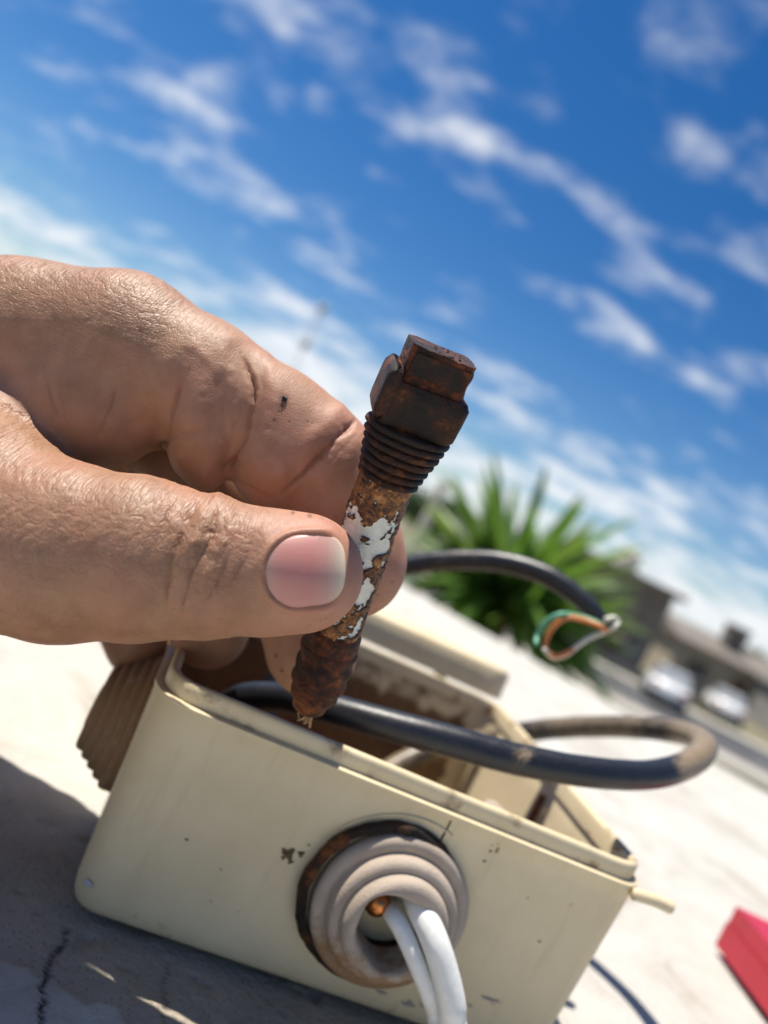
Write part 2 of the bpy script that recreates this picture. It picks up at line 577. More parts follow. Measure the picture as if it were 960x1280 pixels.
SKIN = mat('skin', m_skin)
NAIL = mat('fingernail', m_nail)
CREAM = mat('aged_cream_plastic', m_cream)
RUBBER = mat('dusty_taupe_rubber', m_rubber)
RUST = mat('rust', m_rust)
RUSTBLACK = mat('rusty_black_plastic', m_rustblack)
JACKET = mat('rust_crusted_white_sheath', m_jacket)
BLACKCABLE = mat('dusty_black_cable', m_blackcable)
WHITECABLE = mat('white_cable', m_whitecable)
LEDGE = mat('whitewashed_cement', m_ledge)
LEAF = mat('palm_leaf', m_leaf)
GLASS = mat('window_glass', m_glassdark)


def setattr_np(me, name, vals):
    a = me.attributes.new(name, 'FLOAT', 'POINT')
    a.data.foreach_set('value', np.asarray(vals, np.float32))


def verts_np(me):
    a = np.empty(len(me.vertices) * 3, np.float32)
    me.vertices.foreach_get('co', a)
    return a.reshape(-1, 3).astype(float)


# ------------------------------------------------------------------ the setting: ground, road, ledge
GZ = -2.7


def m_ground(t, bs):
    v = objmm(t, 1.0)
    n = t.noise(v, 0.15, 6, 0.65)
    f = t.noise(v, 2.5, 4, 0.6)
    col = t.ramp(n, [(0.35, (0.06, 0.085, 0.03)), (0.5, (0.15, 0.135, 0.08)), (0.68, (0.26, 0.225, 0.16))])
    setin(t, bs, Base_Color=t.mix(t.math('MULTIPLY', f, 0.3), col, (0.2, 0.17, 0.11)), Roughness=0.95)


gme = mesh_np('ground', [(-1200, -1200, GZ), (1200, -1200, GZ), (1200, 1200, GZ), (-1200, 1200, GZ)], [(0, 1, 2, 3)])
tag(link('ground', gme, mat('dry_ground', m_ground)), kind='structure')
# low hills closing the horizon
hv, hn = [], 160
for i in range(hn):
    a = 2 * math.pi * i / hn
    hh_ = 9 + 16 * float(vnoise(np.array([[math.cos(a) * 5 + 9, math.sin(a) * 5 + 9, 0.0]]), 3)[0])
    for rr_, zz_ in ((520, GZ - 1), (560, GZ + hh_ * 0.7), (620, GZ + hh_), (760, GZ - 1)):
        hv.append((rr_ * math.sin(a), rr_ * math.cos(a), zz_))
hf = [(i * 4 + j, ((i + 1) % hn) * 4 + j, ((i + 1) % hn) * 4 + j + 1, i * 4 + j + 1) for i in range(hn) for j in range(3)]
tag(link('hills', mesh_np('hills', np.array(hv), hf), simple('hazy_scrub', (0.10, 0.12, 0.085), 0.95, 0.3, 0.03)), kind='structure')
ASPH = simple('asphalt', (0.060, 0.061, 0.063), 0.9, 0.2, 1.5)
CONC = simple('pale_concrete', (0.40, 0.37, 0.32), 0.85, 0.15, 2.0)
WHITEP = simple('white_road_paint', (0.7, 0.7, 0.68), 0.7, 0.08, 2.0)
# the road runs parallel to the far edge of the ledge, beyond and below it
re_ = np.array([0.955, -0.296, 0])
rn_ = np.array([0.296, 0.955, 0])
RO = np.array([0, 0, GZ])


def strip(name, b0, b1, z0, z1, material, a0=-80, a1=90):
    bm = bmesh.new()
    vs = []
    for zz_ in (z0, z1):
        for a, b in ((a0, b0), (a1, b0), (a1, b1), (a0, b1)):
            vs.append(bm.verts.new(tuple(RO + re_ * a + rn_ * b + np.array([0, 0, zz_]))))
    for f in ((3, 2, 1, 0), (4, 5, 6, 7), (0, 1, 5, 4), (1, 2, 6, 5), (2, 3, 7, 6), (3, 0, 4, 7)):
        bm.faces.new([vs[i] for i in f])
    return tag(bm_obj(name, bm, material), kind='structure')


strip('road', 27.0, 35.5, -0.2, 0.004, ASPH)
strip('pavement', 35.5, 37.6, -0.2, 0.13, CONC)
strip('pavement', 24.8, 27.0, -0.2, 0.13, CONC)
for k in range(-6, 9):
    strip('road_marking', 31.2, 31.32, 0.0, 0.008, WHITEP, k * 7.0, k * 7.0 + 3.0)

# ledge: flat cement top, dense where it is seen close
le = np.array([0.822, -0.570])
ln = np.array([0.570, 0.822])


def axis_pts(ranges):
    out = [ranges[0][0]]
    for a, b, s in ranges:
        n = max(1, int(round((b - a) / s)))
        out += list(np.linspace(a, b, n + 1)[1:])
    return np.array(out)


la = axis_pts([(-2600, -600, 100), (-600, -225, 12), (-225, 20, 0.7), (20, 160, 2), (160, 600, 12), (600, 2600, 100)])
lb = axis_pts([(-1500, -100, 100), (-100, 25, 10), (25, 175, 0.7), (175, 420, 2), (420, 846, 8), (846, 854, 2)])
A_, B_ = np.meshgrid(la, lb)
LX = A_ * le[0] + B_ * ln[0]
LY = A_ * le[1] + B_ * ln[1]
q2 = np.stack([LX.ravel(), LY.ravel(), np.zeros(LX.size)], 1)
near = np.clip(1 - np.hypot(LX.ravel() - 30, LY.ravel() - 200) / 500, 0, 1)
dense = ((A_ > -225) & (A_ < 20) & (B_ > 25) & (B_ < 175)).ravel().astype(float)
hz = fbm(q2 / 60, 3, 5) * 1.2 + fbm(q2 / 9, 3, 8) * 0.45 * near + fbm(q2 / 2.2, 2, 11) * 0.42 * dense
edge_y = 126 + fbm(q2 / 9, 4, 21) * 13
pnear = sstep(edge_y - q2[:, 1], -0.5, 0.7)
# whitewash beyond the cement strip the box stands on, and to its right
far_line = 168 + fbm(q2 / 25, 4, 31) * 30
pfar = sstep(q2[:, 1] + 0.15 * np.abs(q2[:, 0]) - far_line, -8, 14)
pright = sstep(q2[:, 0] - (62 + fbm(q2 / 20, 3, 37) * 30), -6, 10)
paint = np.clip(np.maximum(np.maximum(pnear * 0.92, pfar), pright), 0, 1)
hz += pnear * 0.22
# pits in the cement
pit = np.clip(fbm(q2 / 3.1, 2, 41) - 0.22, 0, 1) * (1 - paint) * dense
hz -= pit * 5
crack_px = [(86, 1158), (78, 1182), (66, 1200), (60, 1215), (56, 1232), (57, 1248), (55, 1262), (60, 1290)]
ck = np.array([ground(*c)[:2] * 1000 for c in crack_px])
dck = seg_dist(q2[:, :2] + np.stack([fbm(q2 / 2, 2, 51), fbm(q2 / 2, 2, 52)], 1) * 1.6, ck)
ck2 = np.array([ground(*c)[:2] * 1000 for c in [(215, 1200), (205, 1232), (212, 1262), (200, 1290)]])
dck2 = seg_dist(q2[:, :2] + np.stack([fbm(q2 / 2, 2, 53), fbm(q2 / 2, 2, 54)], 1) * 1.6, ck2)
crack = np.maximum(np.exp(-(dck / 0.36) ** 2), 0.5 * np.exp(-(dck2 / 0.3) ** 2))
hz -= crack * 0.7
hz -= 0.6                    # keep the whole relief under the datum
lv = np.stack([LX.ravel(), LY.ravel(), np.minimum(hz, 0.0)], 1) * 0.001
nu, nv = len(la), len(lb)
idx = np.arange(nu * nv).reshape(nv, nu)
lf = np.stack([idx[:-1, :-1], idx[:-1, 1:], idx[1:, 1:], idx[1:, :-1]], -1).reshape(-1, 4)
# rounded drop at every side, down to the ground
rim_loop = np.concatenate([idx[0, :], idx[1:, -1], idx[-1, -2::-1], idx[-2:0:-1, 0]])
cen = lv[rim_loop].mean(0)
r1 = lv[rim_loop].copy()
out_d = (r1 - cen)[:, :2]
out_d /= np.linalg.norm(out_d, axis=1)[:, None]
r1[:, :2] += out_d * 0.004
r1[:, 2] -= 0.005
r2 = r1.copy()
r2[:, 2] = GZ - 0.1
base = len(lv)
nr = len(rim_loop)
lv2 = np.vstack([lv, r1, r2])
k_ = np.arange(nr)
k1 = (k_ + 1) % nr
sk1 = np.stack([rim_loop[k1], rim_loop[k_], base + k_, base + k1], 1)
sk2 = np.stack([base + k1, base + k_, base + nr + k_, base + nr + k1], 1)
lme = mesh_np('ledge', lv2, np.vstack([lf, sk1, sk2]))
pad = np.zeros(2 * nr)
setattr_np(lme, 'paint', np.concatenate([paint, pad + 0.9]))
setattr_np(lme, 'crack', np.concatenate([crack, pad]))
tag(link('ledge', lme, LEDGE), kind='structure')

# ------------------------------------------------------------------ junction box
BD = 143.0
e1 = np.array([0.981, 0.192, 0.0])
e2 = np.array([-0.192, 0.981, 0.0])
BO = np.array([-0.0236, 0.1370, 0.0012])
BW, BL, BH = 0.1110, 0.106, 0.0452         # width, depth, wall height
jbox = empty('junction_box', tuple(BO), math.atan2(e1[1], e1[0]))
tag(jbox, 'open cream plastic junction box with a rubber grommet in front, lid off', 'junction box')


def rrect(x0, x1, y0, y1, r, n=8):
    out = []
    for cx_, cy_, a0 in ((x1 - r, y0 + r, -90), (x1 - r, y1 - r, 0), (x0 + r, y1 - r, 90), (x0 + r, y0 + r, 180)):
        for i in range(n + 1):
            a = math.radians(a0 + 90 * i / n)
            out.append((cx_ + r * math.cos(a), cy_ + r * math.sin(a)))
    return out


def densify(loop, step=0.0025):
    out = []
    for i in range(len(loop)):
        a, b = np.array(loop[i]), np.array(loop[(i + 1) % len(loop)])
        n = max(1, int(np.linalg.norm(b - a) / step))
        for k in range(n):
            out.append(tuple(a + (b - a) * k / n))
    return out


def shell(name, layers, parent, material, close_bottom=True, close_top=False, grime_shade=None, wobble=0.0):
    """layers: list of (inset, z, radius) of rounded rectangles 0..BW x 0..BL; draft by negative inset"""
    ref = densify(rrect(0, BW, 0, BL, 0.009))
    ref = np.array(ref)
    c = np.array([BW / 2, BL / 2])
    V = []
    # same point count on every layer: inset along the loop normals
    nxt = np.roll(ref, -1, 0) - np.roll(ref, 1, 0)
    nrm = np.stack([-nxt[:, 1], nxt[:, 0]], 1)
    nrm /= np.linalg.norm(nrm, axis=1)[:, None]
    for ins, z in layers:
        V.append(np.concatenate([ref + nrm * ins, np.full((len(ref), 1), z)], 1))
    n = len(ref)
    V = np.concatenate(V)
    if wobble:
        V[:, 2] += fbm(V * np.array([180, 180, 0]) + 3.3, 3, 71) * wobble * (V[:, 2] > 0.03)
    F = grid_faces(n, len(layers), True)
    if close_bottom:
        F.append(tuple(range(n))[::-1])
    if close_top:
        F.append(tuple(range((len(layers) - 1) * n, len(layers) * n)))
    me = mesh_np(name, V, F)
    g = grime_shade(V) if grime_shade else np.zeros(len(V))
    setattr_np(me, 'grime_shade', g)
    return link(name, me, material, parent)


def dense_layers(ins0, z0, ins1, z1, n):
    return [(ins0 + (ins1 - ins0) * i / n, z0 + (z1 - z0) * i / n) for i in range(n + 1)]


# body: outer wall with draft, bottom rounding, top lip, then the inner wall and inner floor
lay = [(0.0062, 0.0), (0.0046, 0.0003), (0.0036, 0.0010), (0.0030, 0.0022), (0.0026, 0.0042)]
lay += dense_layers(0.0026, 0.0065, 0.0003, BH - 0.0012, 10)
lay += [(0.0, BH - 0.0009), (0.0, BH - 0.0002), (0.0004, BH), (0.0014, BH), (0.0015, BH - 0.0009), (0.0030, BH - 0.0009)]
lay += dense_layers(0.0031, BH - 0.0012, 0.0050, 0.004, 8) + [(0.0062, 0.0028), (0.009, 0.0024)]


def box_grime_shade(V):  # real dirt outside; inside, dirt plus shade painted into the colour
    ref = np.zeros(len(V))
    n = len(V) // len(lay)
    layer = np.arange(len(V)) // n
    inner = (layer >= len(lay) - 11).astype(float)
    dirt_shade = 1 - sstep(V[:, 0], BW - 0.014, BW - 0.006)  # paints the interior's shade as darker brown, sparing the right wall
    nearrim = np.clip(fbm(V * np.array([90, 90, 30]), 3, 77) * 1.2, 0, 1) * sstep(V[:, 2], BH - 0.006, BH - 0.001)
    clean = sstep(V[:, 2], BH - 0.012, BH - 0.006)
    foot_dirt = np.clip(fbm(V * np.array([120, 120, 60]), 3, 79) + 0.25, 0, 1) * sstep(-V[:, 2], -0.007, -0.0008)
    return inner * (0.16 + 0.80 * dirt_shade * (1 - 0.7 * clean)) + (nearrim * 0.75 + foot_dirt * 0.8) * (1 - inner)


body = shell('body', lay, jbox, CREAM, grime_shade=box_grime_shade)
# close the inner floor
n_loop = len(densify(rrect(0, BW, 0, BL, 0.009)))
me = body.data
bm = bmesh.new()
bm.from_mesh(me)
bm.verts.ensure_lookup_table()
bm.faces.new([bm.verts[i] for i in range((len(lay) - 1) * n_loop, len(lay) * n_loop)])
bmesh.ops.recalc_face_normals(bm, faces=bm.faces)
bm.to_mesh(me)
bm.free()
me.polygons.foreach_set('use_smooth', [True] * len(me.polygons))
mod = body.modifiers.new('edge_split', 'EDGE_SPLIT')
mod.split_angle = math.radians(50)
# the raised sealing lip, set back from the wall
lip = [(0.0016, BH - 0.001), (0.0015, BH + 0.0020), (0.0016, BH + 0.0030), (0.0020, BH + 0.0035), (0.0028, BH + 0.0036), (0.0033, BH + 0.0033), (0.0035, BH + 0.0026), (0.0036, BH - 0.001)]
shell('sealing_lip', lip, jbox, CREAM, close_bottom=False, wobble=0.0004,
      grime_shade=lambda V: np.clip(fbm(V * 160, 3, 3) * 1.9 + 0.12, 0, 0.72))


def put(o, origin, ex, ey, ez):
    o.matrix_local = frame(origin, ex, ey, ez)


# front grommet: stepped rubber cone, its tip cut away
GCX, GCZ = 0.0597, 0.0232


def stepped(radii, h, hole, edge=0.0007, base_flange=True):
    pr = []
    z = 0.0
    for i, r in enumerate(radii):
        nr_ = radii[i + 1] if i + 1 < len(radii) else hole
        e = min(edge * 2.1, h * 0.55)
        pr.append((r * 1.0 + 0.0001, z + 0.0002))
        for a in np.linspace(0, 1, 6):
            an = a * math.pi / 2
            pr.append((r - e * (1 - math.cos(an)), z + h - e + e * math.sin(an)))
        pr.append((nr_ + 0.0006, z + h))
        pr.append((nr_ + 0.0002, z + h - 0.0004))
        z += h
    return pr, z


pr, zt = stepped([0.0157, 0.0126, 0.0102], 0.0029, 0.0076, 0.0012)
pr = [(0.0155, -0.0030), (0.0155, 0.0)] + pr[0:]
pr = pr[:-2] + [(0.0080, zt), (0.0076, zt - 0.0005), (0.0073, zt - 0.002), (0.0074, zt - 0.0075)]
V, F = lathe(pr, 72)
ang = np.arctan2(V[:, 1], V[:, 0])
rad = np.hypot(V[:, 0], V[:, 1])
# the hole is cut ragged and pulled oval
wgt = sstep(-rad, -0.0100, -0.0076)
V[:, 0] *= 1 + wgt * (0.10 * np.cos(2 * ang + 0.6) + 0.05 * np.cos(5 * ang))
V[:, 1] *= 1 + wgt * (0.08 * np.cos(2 * ang + 0.6) + 0.07 * np.sin(3 * ang))
gme = mesh_np('grommet', V, F)
setattr_np(gme, 'grime_shade', np.clip(-V[:, 1] / 0.016 + 0.15, 0, 1) * 0.9)
grommet = link('grommet', gme, RUBBER, jbox)
put(grommet, (GCX, 0.0005, GCZ), (1, 0, 0), (0, 0, 1), (0, -1, 0))
# black perished gasket ring behind it
pr = [(0.0140, -0.002), (0.0158, -0.001), (0.0164, 0.0006), (0.0163, 0.0014), (0.0158, 0.0019), (0.0145, 0.0019)]
V, F = lathe(pr, 80)
V += np.stack([fbm(V * 500, 3, s_) for s_ in (1, 2, 3)], 1) * 0.0011
gk = link('gasket', mesh_np('gasket', V, F), RUSTBLACK, jbox)
put(gk, (GCX - 0.0026, 0.0006, GCZ + 0.0008), (1, 0, 0), (0, 0, 1), (0, -1, 0))
# dark inside of the hole
V, F = lathe([(0.0001, -0.006), (0.0080, -0.006), (0.0080, 0.001)], 40)
hole = link('hole_sleeve', mesh_np('hole_sleeve', V, F), RUST, jbox)
put(hole, (GCX, 0.0, GCZ), (1, 0, 0), (0, 0, 1), (0, -1, 0))
bm = bmesh.new()
bmesh.ops.create_uvsphere(bm, u_segments=20, v_segments=12, radius=0.0027)
COPPER = simple('tarnished_copper', (0.55, 0.21, 0.07), 0.28, 0.4, 0.8, unit=1000, metallic=1.0)
o = bm_obj('screw_head', bm, COPPER, jbox, smooth=True)
o.location = (GCX - 0.0038, -0.0020, GCZ + 0.0015)
# moulded knock-out rings round the grommet
for i, rr_ in enumerate((0.0188,)):
    pts = [(GCX - 0.0008 + rr_ * math.cos(a), 0.0008 - 0.0013 * 0, GCZ + rr_ * math.sin(a)) for a in np.linspace(1.25, 2.5, 30)]
    pts = [(x, 0.0026 - (0.0023) * (z / BH) - 0.0002, z) for x, y, z in pts]
    tube('knockout_ring', pts, 0.00024, CREAM, jbox, seg=6, raw=True)
# seam above the grommet
tube('mould_line', [(GCX + 0.0035, 0.0026 - 0.0023 * (z / BH), z) for z in np.linspace(GCZ + 0.0155, BH - 0.0015, 8)], 0.00022, RUST, jbox, seg=6, raw=True)
# left grommet: uncut, many fine steps
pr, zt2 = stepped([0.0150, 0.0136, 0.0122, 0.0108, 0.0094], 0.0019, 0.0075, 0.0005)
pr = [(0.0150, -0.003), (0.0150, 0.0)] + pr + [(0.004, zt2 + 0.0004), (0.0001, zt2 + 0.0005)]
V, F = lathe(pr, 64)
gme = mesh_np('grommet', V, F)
setattr_np(gme, 'grime_shade', np.full(len(V), 0.9))  # even brown grime, set high to paint this side's shade in
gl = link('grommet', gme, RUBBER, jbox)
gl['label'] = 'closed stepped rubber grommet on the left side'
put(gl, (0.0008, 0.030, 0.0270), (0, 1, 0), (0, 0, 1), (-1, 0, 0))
# hinge pin sticking out at the right end of the front wall
o = tube('hinge_pin', [(BW - 0.004, 0.0008, BH - 0.0016), (BW + 0.001, 0.0004, BH - 0.0010), (BW + 0.0050, 0.0002, BH - 0.0011)], 0.0013, CREAM, jbox, seg=12)
# foot pads below
for fx, fy in ((0.058, 0.012), (0.020, 0.09), (0.085, 0.09)):
    V, F = lathe([(0.0001, -0.0012), (0.004, -0.0012), (0.0046, -0.0006), (0.0048, 0.0006)], 20)
    f_ = link('foot', mesh_np('foot', V, F), CREAM, jbox)
    f_.location = (fx, fy, 0)
# inside: screw posts in the corners, partition ribs, a dirty stub
for cx_, cy_ in ((0.0105, 0.0105), (BW - 0.0105, 0.0105)):
    V, F = lathe([(0.0045, 0.002), (0.0043, BH - 0.004), (0.0040, BH - 0.0036), (0.0020, BH - 0.0036), (0.0019, BH - 0.012), (0.0001, BH - 0.012)], 24)
    me = mesh_np('screw_post', V, F)
    setattr_np(me, 'grime_shade', np.full(len(V), 0.25))
    p_ = link('screw_post', me, CREAM, jbox)
    p_.location = (cx_, cy_, 0)
o = box('rib', BW - 0.0062, BW - 0.0046, 0.046, 0.0474, 0.004, BH - 0.003, RUST, jbox, bevel=0.0003)
V, F = lathe([(0.0062, 0.0), (0.0062, 0.009), (0.0055, 0.0102), (0.0001, 0.0106)], 28)
me = mesh_np('inner_grommet', V, F)
setattr_np(me, 'grime_shade', np.full(len(V), 0.3))
ig = link('inner_grommet', me, RUBBER, jbox)
put(ig, (0.084, 0.012, 0.0375), (0, 1, 0), (0.2, 0, 0.98), (-0.5, 0.6, 0.62))
# a terminal strip sunk in the box
tb = box('terminal_strip', 0.030, 0.078, 0.050, 0.066, 0.004, 0.018, RUST, jbox, bevel=0.001)
# chip and scuffs of the front wall
V, F = lathe([(0.0001, 0.00035), (0.0006, 0.0003), (0.0010, 0.0000)], 14)
V[:, 1] *= 0.6
chip = link('chip', mesh_np('chip', V, F), simple('bare_grey_plastic', (0.42, 0.42, 0.45), 0.5, 0.2, 1, unit=1000), jbox)
put(chip, (0.0050, 0.0031, 0.0062), (0.95, -0.2, -0.25), (0.25, 0, 0.97), (-0.2, -0.98, 0))
rng = random.Random(4)
STAIN = simple('dark_grime', (0.09, 0.055, 0.02), 0.8, 0.5, 1.5, unit=1000)
for cx_, cz_, rr_ in ((0.0368, 0.0258, 0.0011), (0.0390, 0.0266, 0.0006), (0.0378, 0.0244, 0.0005), (0.0362, 0.0246, 0.0004), (0.0355, 0.0262, 0.0003)):
    V, F = lathe([(0.0001, 0.00012), (rr_ * 0.6, 0.0001), (rr_, 0.0)], 14)
    a_ = np.arctan2(V[:, 1], V[:, 0])
    V[:, :2] *= (1 + 0.35 * np.sin(3 * a_ + cx_ * 9000) + 0.2 * np.sin(7 * a_))[:, None]
    s_ = link('grime_spot', mesh_np('grime_spot', V, F), STAIN, jbox)
    put(s_, (cx_, 0.0026 - 0.0023 * (cz_ / BH) - 0.00005, cz_), (1, 0, 0), (0, 0, 1), (0, -1, 0))

V, F = lathe([(0.0001, 0.00008), (0.6, 0.00007), (1.0, 0.0)], 9)
a_ = np.arctan2(V[:, 1], V[:, 0])
V[:, :2] *= (1 + 0.3 * np.sin(2 * a_ + 1) + 0.25 * np.sin(3 * a_))[:, None]
spot_me = mesh_np('grime_spot', V, F)
spot_me.materials.append(STAIN)
scuff_me = spot_me.copy()
scuff_me.materials.clear()
scuff_me.materials.append(simple('scuffed_plastic', (0.33, 0.29, 0.25), 0.6, 0.3, 1, unit=1000))
for k in range(10, 46):
    if k < 22:
        x_, z_, sz = rng.uniform(0.012, BW - 0.01), rng.uniform(0.008, BH - 0.004), rng.uniform(0.00008, 0.00020)
        sx = rng.uniform(0.7, 1.8)
    elif k < 36:
        x_, z_, sz = rng.uniform(0.066, 0.092), rng.uniform(0.004, 0.012), rng.uniform(0.00012, 0.0004)
        sx = rng.uniform(1.5, 6.0)
    else:
        x_, z_, sz = rng.gauss(0.0735, 0.0012), BH - 0.002 - abs(rng.gauss(0, 0.0022)), rng.uniform(0.00015, 0.0004)
        sx = rng.uniform(0.5, 1.0)
    if math.hypot(x_ - GCX, z_ - GCZ) < 0.019:
        continue
    o = bpy.data.objects.new('grime_spot' if k < 22 or k >= 36 else 'scuff', spot_me if k < 22 or k >= 36 else scuff_me)
    COL.objects.link(o)
    o.parent = jbox
    o.matrix_local = frame((x_, 0.0026 - 0.0023 * (z_ / BH) - 0.00004, z_), (1, 0, 0), (0, 0, 1), (0, -1, 0)) @ Matrix.Diagonal((sz * sx, sz, 1, 1))

# ------------------------------------------------------------------ lid leaning behind the box
lid_root = empty('box_lid', tuple(BO + e2 * (BL + 0.0015)), math.atan2(e1[1], e1[0]))
tag(lid_root, 'cream plastic lid opened back behind the junction box', 'lid')


def lid_shell():
    n0 = rrect(0, BW, 0, BL, 0.008)
    lays = [(0.0, 0.0), (0.0, 0.0085), (0.0006, 0.0097), (0.0018, 0.0102), (0.004, 0.0103)]
    ref = np.array(densify(n0, 0.004))
    nxt = np.roll(ref, -1, 0) - np.roll(ref, 1, 0)
    nrm = np.stack([-nxt[:, 1], nxt[:, 0]], 1)
    nrm /= np.linalg.norm(nrm, axis=1)[:, None]
    V = np.concatenate([np.concatenate([ref + nrm * i_, np.full((len(ref), 1), z_)], 1) for i_, z_ in lays])
    V2 = np.concatenate([np.concatenate([ref + nrm * i_, np.full((len(ref), 1), z_)], 1) for i_, z_ in ((0.002, 0.0), (0.0022, 0.008))])
    n = len(ref)
    F = grid_faces(n, len(lays), True)
    F.append(tuple(range((len(lays) - 1) * n, len(lays) * n)))
    o_ = len(V)
    F += [tuple(o_ + i for i in f)[::-1] for f in grid_faces(n, 2, True)]
    F.append(tuple(o_ + n + i for i in range(n))[::-1])
    F += [(i, (i + 1) % n, o_ + (i + 1) % n, o_ + i)[::-1] for i in range(n)]
    V = np.vstack([V, V2])
    me = mesh_np('panel', V, F)
    setattr_np(me, 'grime_shade', np.zeros(len(V)))
    return me


lp = link('panel', lid_shell(), CREAM, lid_root)
tilt = math.radians(7)
# near edge over the back rim, held level by its two moulded hinge straps
lp.matrix_local = Matrix.Translation((0.0008, -0.0030, BH + 0.0042)) @ Matrix.Rotation(-tilt, 4, 'X')
for hx in (0.022, BW - 0.022):
    o = tube('hinge_strap', [(hx, 0.0006, BH - 0.010), (hx, 0.0035, BH - 0.004), (hx, 0.006, BH + 0.004), (hx, 0.012, BH + 0.0075)], 0.0022, CREAM, lid_root, seg=10)
    o.scale = (1, 1, 1)
m_ = lp.modifiers.new('edge_split', 'EDGE_SPLIT')
m_.split_angle = math.radians(45)

# ------------------------------------------------------------------ cables


def cable(name, pts, r, label, cat, material=BLACKCABLE, grime_shade=None, group=None):
    o = tube(name, pts, r, material, seg=22, sub=14, rough=0.00022, seed=len(pts))
    V = verts_np(o.data)
    setattr_np(o.data, 'grime_shade', grime_shade(V) if grime_shade else np.zeros(len(V)))
    return tag(o, label, cat, group)


def worldpx(V):
    rel = (V - np.array([0, 0, CAMH * 0.001])) * 1000
    x, y, z = rel @ cR, -(rel @ cU), rel @ cF
    return x / z * FPX + 480, y / z * FPX + 640, z


loop_pts = [P(250, 940, 185), P(290, 880, 172), P(350, 872, 166), P(410, 886, 161), P(480, 905, 158), P(560, 926, 158), P(650, 950, 161), P(745, 966, 167), P(815, 968, 176), P(862, 954, 187),
            P(880, 935, 197), P(866, 920, 212), P(820, 911, 226), P(750, 908, 238), P(680, 912, 246), P(600, 925, 252), P(520, 945, 250), P(450, 985, 235)]


def loop_grime(V):
    px, py, z = worldpx(V)
    return sstep(px, 820, 880) * 1.0 + 0.45 * sstep(z, 205, 235) + 0.55 * np.exp(-(((px - 655) / 12) ** 2 + ((py - 945) / 9) ** 2))


cable('network_cable', loop_pts, 0.0033, 'thick dusty black cable looping out of the box to the right', 'cable', grime_shade=loop_grime)
c2_pts = [P(330, 905, 215), P(345, 850, 220), P(390, 770, 224), P(450, 722, 226), P(510, 706, 226), P(570, 700, 224), P(630, 703, 221), P(688, 722, 217), P(735, 757, 213), P(762, 790, 210)]
cutc = cable('network_cable', c2_pts, [0.0030] * 8 + [0.0026, 0.0018], 'black cable arching behind the plug, its end stripped to loose coloured wires', 'cable')
ORANGE = simple('orange_insulation', (0.62, 0.20, 0.06), 0.45, 0.25, 1.0, unit=1000)
GREEN = simple('green_insulation', (0.10, 0.33, 0.20), 0.45, 0.25, 1.0, unit=1000)
WHITEI = simple('white_insulation', (0.62, 0.60, 0.50), 0.45, 0.2, 1.0, unit=1000)
for nm_, m__, pl in (('orange_wire', ORANGE, [(760, 787), (748, 782), (732, 776), (708, 772), (690, 786), (682, 806), (694, 820), (716, 812)]),
                     ('green_wire', GREEN, [(760, 786), (745, 778), (722, 770), (700, 768), (682, 778), (672, 794), (670, 806)]),
                     ('white_wire', WHITEI, [(760, 788), (750, 792), (736, 798), (724, 806), (708, 818), (692, 822), (680, 812)]),
                     ('white_wire', WHITEI, [(760, 787), (769, 783), (772, 776), (766, 772), (756, 775)])):
    pts = [P(x, y, 208 + (i % 3) * 0.9 + rng.uniform(-1, 1)) for i, (x, y) in enumerate(pl)]
    tube(nm_, pts, 0.00072, m__, cutc, seg=8, sub=6)

for nm_, pl, r, lab in (('power_cable', [(482, 1126, 153.5), (485, 1134, 149), (493, 1146, 145), (506, 1169, 143), (521, 1203, 142), (537, 1243, 142), (549, 1290, 142), (554, 1350, 143)], 0.00178, 'thinner white cable leaving the front grommet'),
                        ('power_cable', [(508, 1115, 154), (517, 1122, 149), (527, 1140, 144.5), (543, 1175, 141.5), (556, 1215, 140.5), (565, 1255, 140), (570, 1300, 140), (572, 1360, 141)], 0.00258, 'thicker white cable leaving the front grommet')):
    off = 0.0 if r > 0.002 else -0.0055
    run = [np.array([0.064 + off, 0.118, r + 0.0002]), np.array([0.080 + off, 0.085, r]), np.array([0.125 + off, 0.03, r]), np.array([0.21 + off, -0.05, r]), np.array([0.34 + off, -0.09, r])]
    tag(tube(nm_, [P(*p) for p in pl[:-1]] + run, r, WHITECABLE, seg=24, sub=12), lab, 'cable')

# ------------------------------------------------------------------ red case on the ledge
RED = simple('red_plastic', (0.42, 0.008, 0.03), 0.35, 0.12, 0.05, unit=1000)
DARKR = simple('black_rubber', (0.015, 0.014, 0.014), 0.7, 0.2, 0.1, unit=1000)
rc = empty('tool_case', (0.177, 0.277, 0.0), 0.02)
tag(rc, 'red plastic case lying on the ledge at the right', 'case')
bm = bmesh.new()
box_bm(bm, 0, 0.055, -0.095, 0, 0.0022, 0.0118)
bm_obj('base', bm, RED, rc, bevel=0.0016, seg=3, smooth=False)
bm = bmesh.new()
box_bm(bm, 0.0004, 0.0546, -0.0946, -0.0004, 0.0121, 0.0184)
bm_obj('cover', bm, RED, rc, bevel=0.0022, seg=4)
for fx, fy in ((0.006, -0.032), (0.006, -0.08), (0.049, -0.012), (0.049, -0.08)):
    box('foot', fx - 0.0035, fx + 0.0035, fy - 0.006, fy + 0.006, -0.0008, 0.0026, DARKR, rc, bevel=0.0005)
box('latch', 0.02, 0.034, -0.0965, -0.0948, 0.007, 0.0165, DARKR, rc, bevel=0.0004)

